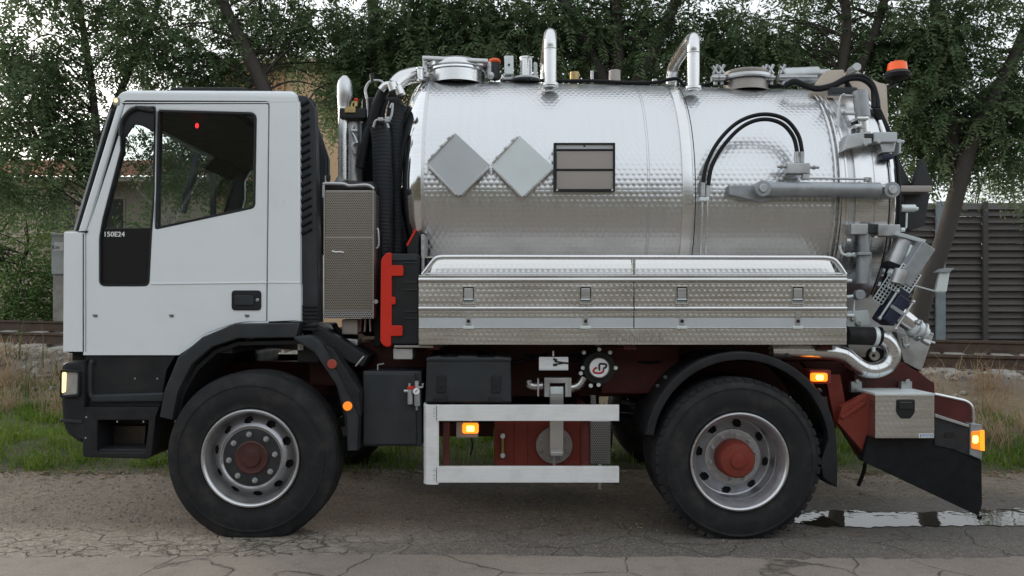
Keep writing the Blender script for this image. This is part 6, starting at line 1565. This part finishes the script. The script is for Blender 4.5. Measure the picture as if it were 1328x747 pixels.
# beam and triangular stop at the back of the door
bm_ = tp('door_beam', MB().pbox(1168, 240.5, 1209, 249, .45, .62, .006), 'warm_plate')
tp('beam_plate', MB().plate(rnd([(1184, 240), (1195, 210), (1198, 205), (1210, 240)]), .55, .60, b=.004), 'dark_hub', bm_, label='dark triangular plate')
tp('beam_plate', MB().plate([(1160, 240), (1166, 205), (1182, 240)], .60, .64, b=.004), 'dark_hub', bm_)
tp('beam_block', MB().plate(rnd([(1172, 250), (1207, 250), (1200, 292), (1178, 300)]), .58, .72, b=.01), 'dark_hub', bm_)
mb = MB(); mb.cyl(P(1168, 270, .45), P(1186, 270, .45), .026, 14); mb.cyl(P(1180, 270, .45), P(1190, 271, .45), .014, 10); mb.tube(PP([(1176, 276), (1175, 296)], .45), .007, 6); tp('door_pivot', mb, 'plate_light', bm_)

# ================================================================== trees, bushes
mat('bark', (0.042, 0.035, 0.029), 0.9, noise=0.35, nscale=6, bump=0.6, bscale=30, stretch=(1, 1, .25))
leaf_mat('pinnate_leaf', (0.070, 0.122, 0.055), (0.19, 0.25, 0.125), 0.5)
leaf_mat('hedge_leaf', (0.075, 0.150, 0.042), (0.165, 0.245, 0.08), 0.42)
leaf_mat('far_leaf', (0.11, 0.15, 0.03), (0.21, 0.22, 0.06), 0.45)

def unit(v): return v / np.maximum(np.linalg.norm(v, axis=-1, keepdims=True), 1e-9)
def sprays(rng, c, d, L, pairs, wl, ll):
    """pinnate leaves: c (n,3) bases, d (n,3) directions, L (n,) lengths -> quads"""
    n = len(c); t = (np.arange(pairs) + .7) / pairs
    up = np.array([0, 0, 1.0])
    side = unit(np.cross(d, up) + rng.normal(0, .25, (n, 3)))
    pos = c[:, None] + d[:, None] * (t[None, :, None] * L[:, None, None]) - up * (t[None, :, None] ** 2 * (L * .45)[:, None, None])
    tang = unit(d[:, None] - up * (t[None, :, None] * .9))
    vs = []
    for sgn in (-1, 1):
        ld = unit(side[:, None] * sgn + tang * .45 - up * .35 + rng.normal(0, .22, (n, pairs, 3)))
        ln = (ll * rng.uniform(.75, 1.2, (n, pairs)) * np.where(t > .85, .7, 1)[None])[..., None]
        wd = unit(np.cross(ld, np.cross(tang, side[:, None] * sgn)) + rng.normal(0, .3, (n, pairs, 3)))
        w2 = ln * wl
        a = pos; b = pos + ld * ln * .5 + wd * w2; e = pos + ld * ln; f = pos + ld * ln * .5 - wd * w2
        vs.append(np.stack([a, b, e, f], 2).reshape(-1, 3))
    v = np.concatenate(vs); q = np.arange(len(v)).reshape(-1, 4)
    return v, q

def limb(mb, pts, r0, r1, seg=8):
    q = smooth_path(pts, 5); n = len(q)
    mb.tube(q, [r0 + (r1 - r0) * (i / (n - 1)) ** .8 for i in range(n)], seg)

def tree(label, trunks, blobs, seed, nspray, ll=.105, pairs=10, wl=.17, mleaf='pinnate_leaf', r0=.12, name='acacia_tree', grp='trees along the railway', spread=1.0):
    """trunks: list of point lists; blobs: (x, y, z, rx, ry, rz, weight)"""
    rng = np.random.default_rng(seed); rd_ = random.Random(seed)
    base = Vector(trunks[0][0])
    if name == 'acacia_tree':                 # the high part of the crown, above the frame
        q = P(*CROWNS[seed - 31]); w_ = sum(b_[6] for b_ in blobs)
        blobs = blobs + [(q.x, q.y - .3, q.z, 2.1, 1.9, 1.9, w_ * 1.5)]; nspray = nspray * 2.5
        trunks = [tr_ + [Vector(tr_[-1]) + Vector((.1, .1, 2.0))] if k == 0 else tr_ for k, tr_ in enumerate(trunks)]
    t = thing(name, base, label, 'tree', grp)
    mb = MB()
    for k, tr_ in enumerate(trunks):
        limb(mb, tr_, r0 * (1 if k == 0 else .8), r0 * .42, 12)
    cent = []
    tot = sum(b_[6] for b_ in blobs)
    V = []; Q = []; off = 0
    mbb = MB()
    for (bx, by, bz, rx, ry, rz, wgt) in blobs:
        n = max(4, int(nspray * wgt / tot / 34))
        # clumps within the blob
        for _ in range(n):
            while True:
                u = rng.uniform(-1, 1, 3)
                if (u ** 2).sum() < 1: break
            c = np.array([bx, by, bz]) + u * np.array([rx, ry, rz])
            # a branch from the nearest trunk point
            best = rd_.choice(sorted((p for tr_ in trunks for p in smooth_path(tr_, 4)[6:]), key=lambda p: (p - Vector(c)).length + 1.2 * max(0, p.z - c[2] + .2))[:5])
            cv = Vector(c)
            if rd_.random() < .6:
                mid = best.lerp(cv, .5) + Vector((rd_.uniform(-.2, .2), rd_.uniform(-.2, .2), rd_.uniform(.0, .3) * (cv - best).length))
                limb(mbb if name == 'acacia_tree' else mb, [best, mid, cv], .012 + .010 * min(1.2, (cv - best).length), .004, 5)
            m_ = 26
            rad = rng.uniform(.28, .55) * spread
            o = rng.normal(0, 1, (m_, 3)); o = unit(o) * (rng.random((m_, 1)) ** .5)
            p = c + o * rad * np.array([1.15, 1.0, .75])
            d = unit(o * .8 + rng.normal(0, .5, (m_, 3)) + np.array([0, 0, -.15]))
            v, q = sprays(rng, p, d, rng.uniform(.32, .58, m_), pairs, wl, ll)
            V.append(v); Q.append(q + off); off += len(v)
    part('trunk', mb, 'bark', t, 60)
    if mbb.v: part('branches', mbb, 'bark', t, 60)
    o = np_obj('crown', np.concatenate(V), [np.concatenate(Q)], mleaf, t); o['kind'] = 'stuff'
    return t
CROWNS = ((60, -330, 8.2), (290, -300, 7.8), (520, -320, 8.2), (770, -330, 8.0), (1050, -320, 8.0), (1290, -320, 7.8))
def TP(l, y): return [P(a, b, y) for a, b in l]
def gz_(px, y): return (X(px, y), y, float(ground_h(X(px, y), y)) - .05)
def blob(px, py, y, rx, ry, rz, wgt): p = P(px, py, y); return (p.x, p.y, p.z, rx, ry, rz, wgt)

D1 = 7.6
tree('thin acacia tree left of the cab with low hanging leaves', [[gz_(118, 8.0), *TP([(122, 330), (128, 230), (120, 120), (105, 20), (90, -80)], 8.0)], [*TP([(126, 200), (160, 110), (200, 20), (220, -60)], 8.0)]],
     [blob(60, 70, 7.8, 1.3, .9, .9, 1.4), blob(150, 60, 7.8, 1.2, .8, .8, 1.2), blob(25, 185, 7.8, 1.1, .8, .65, 1.2), blob(110, 180, 8.1, .75, .7, .55, .7), blob(10, 100, 8.2, .9, .7, .7, .8), blob(25, 240, 8.4, .8, .5, .30, .6), blob(90, -70, 8.0, 1.8, 1.2, .9, 1.2), blob(190, 10, 8.3, .9, .7, .5, .6)], 31, 2900, r0=.09)
tree('acacia tree with a bare dark trunk leaning left above the cab roof', [[gz_(395, 7.4), *TP([(385, 260), (352, 140), (322, 70), (292, 10), (262, -80)], 7.2)]],
     [blob(265, 60, 7.6, .95, .8, .7, 1.0), blob(330, 25, 8.0, .9, .7, .7, .7), blob(255, 100, 7.6, .5, .5, .35, .4), blob(445, 45, 8.0, .8, .8, .6, 1.0), blob(385, 45, 8.0, .6, .6, .35, .5), blob(235, 190, 8.0, .8, .6, .5, .8), blob(300, 220, 8.0, .7, .6, .45, .6), blob(470, 110, 8.2, .5, .6, .5, .5), blob(320, -90, 7.6, 1.9, 1.3, .9, 1.2)], 32, 2800, r0=.15)
tree('dense acacia tree behind the front manhole of the tank', [[gz_(505, 8.2), *TP([(500, 250), (492, 120), (485, 30), (480, -80)], 8.0)], [*TP([(496, 160), (540, 70), (575, -20)], 8.0)]],
     [blob(520, 45, 8.0, 1.0, .8, .7, 1.2), blob(590, 30, 8.0, 1.0, .8, .6, 1.1), blob(490, 120, 8.2, .7, .6, .55, .7), blob(640, 60, 8.2, .8, .7, .55, .8), blob(550, -80, 8.0, 1.9, 1.2, .9, 1.2)], 33, 2700, r0=.16)
tree('acacia tree with a straight trunk rising behind the middle of the tank', [[gz_(806, 7.8), *TP([(806, 250), (802, 120), (800, 40), (796, -80)], 7.6)], [*TP([(803, 150), (760, 60), (720, -20)], 7.6)], [*TP([(803, 140), (850, 60), (890, -30)], 7.6)]],
     [blob(690, 45, 7.8, .9, .7, .65, .9), blob(755, 60, 7.9, .9, .8, .65, 1.0), blob(850, 55, 7.9, .9, .8, .7, 1.1), blob(800, -80, 7.6, 2.0, 1.3, .9, 1.2), blob(770, 20, 7.9, .9, .7, .45, .6), blob(830, 95, 8.2, .8, .6, .4, .5)], 34, 2700, r0=.17)
tree('acacia tree with a forked dark trunk behind the lift bracket of the tank', [[gz_(1085, 7.6), *TP([(1085, 250), (1088, 150), (1092, 90), (1098, 30), (1090, -70)], 7.5)], [*TP([(1086, 200), (1112, 95), (1140, 25), (1160, -60)], 7.5)]],
     [blob(945, 50, 7.9, .85, .7, .6, 1.0), blob(1030, 75, 8.2, .8, .6, .45, .7), blob(1080, 30, 8.2, .8, .7, .6, .7), blob(1170, 40, 7.7, .9, .7, .6, 1.0), blob(1060, -90, 7.6, 2.0, 1.3, .9, 1.2), blob(960, 85, 8.1, .8, .6, .35, .5)], 35, 2700, r0=.13)
tree('acacia tree leaning right in front of the slatted fence', [[gz_(1158, 7.2), *TP([(1182, 440), (1200, 375), (1224, 310), (1245, 235), (1262, 180), (1292, 120), (1326, 50), (1350, -30)], 7.2)], [*TP([(1248, 225), (1225, 130), (1215, 40), (1210, -60)], 7.4)]],
     [blob(1230, 120, 7.4, .85, .8, .7, 1.3), blob(1200, 180, 7.8, .6, .6, .5, .8), blob(1300, 165, 7.6, .8, .7, .55, 1.0), blob(1315, 205, 7.8, .7, .6, .40, .6), blob(1265, 60, 7.4, .9, .8, .6, 1.0), blob(1350, 110, 7.5, .9, .8, .8, .9), blob(1300, -80, 7.3, 1.9, 1.2, .8, 1.1), blob(1190, 100, 7.8, .6, .6, .5, .6)], 36, 3200, r0=.17)
# bushes beyond the track, left of the cab
def bush(label, px, y, w_, h, seed, m_='hedge_leaf', n=900, name='leafy_bush', grp='bushes beyond the track', z0=None):
    x = X(px, y); z = float(ground_h(x, y)) if z0 is None else z0
    return tree(label, [[(x, y, z - .05), (x + .05, y, z + h * .3), (x, y, z + h * .6)], [(x, y, z), (x + w_ * .3, y + .1, z + h * .35), (x + w_ * .45, y, z + h * .6)], [(x, y, z), (x - w_ * .3, y, z + h * .35), (x - w_ * .45, y, z + h * .6)]],
                [(x, y, z + h * .5, w_, .6, h * .5, 1.0)], seed, n * .75, ll=.085, pairs=4, wl=.26, mleaf=m_, r0=.04, name=name, grp=grp)
bush('bright green bush at the left edge beyond the rails', -5, 10.6, 1.4, 3.3, 51, n=2900)
bush('bright green bush beside the trackside cabinet', 72, 10.9, 1.0, 1.7, 52, n=1500)
bush('green bush behind the cab beyond the rails', 180, 10.8, 1.4, 2.6, 53, n=1800)
bush('sunlit yellow green shrub rising above the right end of the fence', 1300, 20.5, 2.3, 6.4, 54, 'far_leaf', 2200, 'tall_shrub', 'shrubs behind the fence', .2)
bush('sunlit yellow green shrub above the fence beside the leaning trunk', 1180, 21, 1.3, 4.2, 55, 'far_leaf', 700, 'tall_shrub', 'shrubs behind the fence', .2)
# overhead wires at the top right
for k, (a, c) in enumerate((((1180, 2), (1400, 20)), ((1180, 12), (1400, 34)))):
    mb = MB(); p0, p1 = P(a[0], a[1], 14), P(c[0], c[1], 14); q = [p0.lerp(p1, i / 16) + (p1 - p0) * 0 for i in range(-16, 40)]
    mb.tube(q, .014, 5)
    o = part('overhead_wire', mb, 'hose'); tag(o, ('upper' if k == 0 else 'lower') + ' overhead wire crossing the sky at the top right corner', 'wire', 'overhead wires')
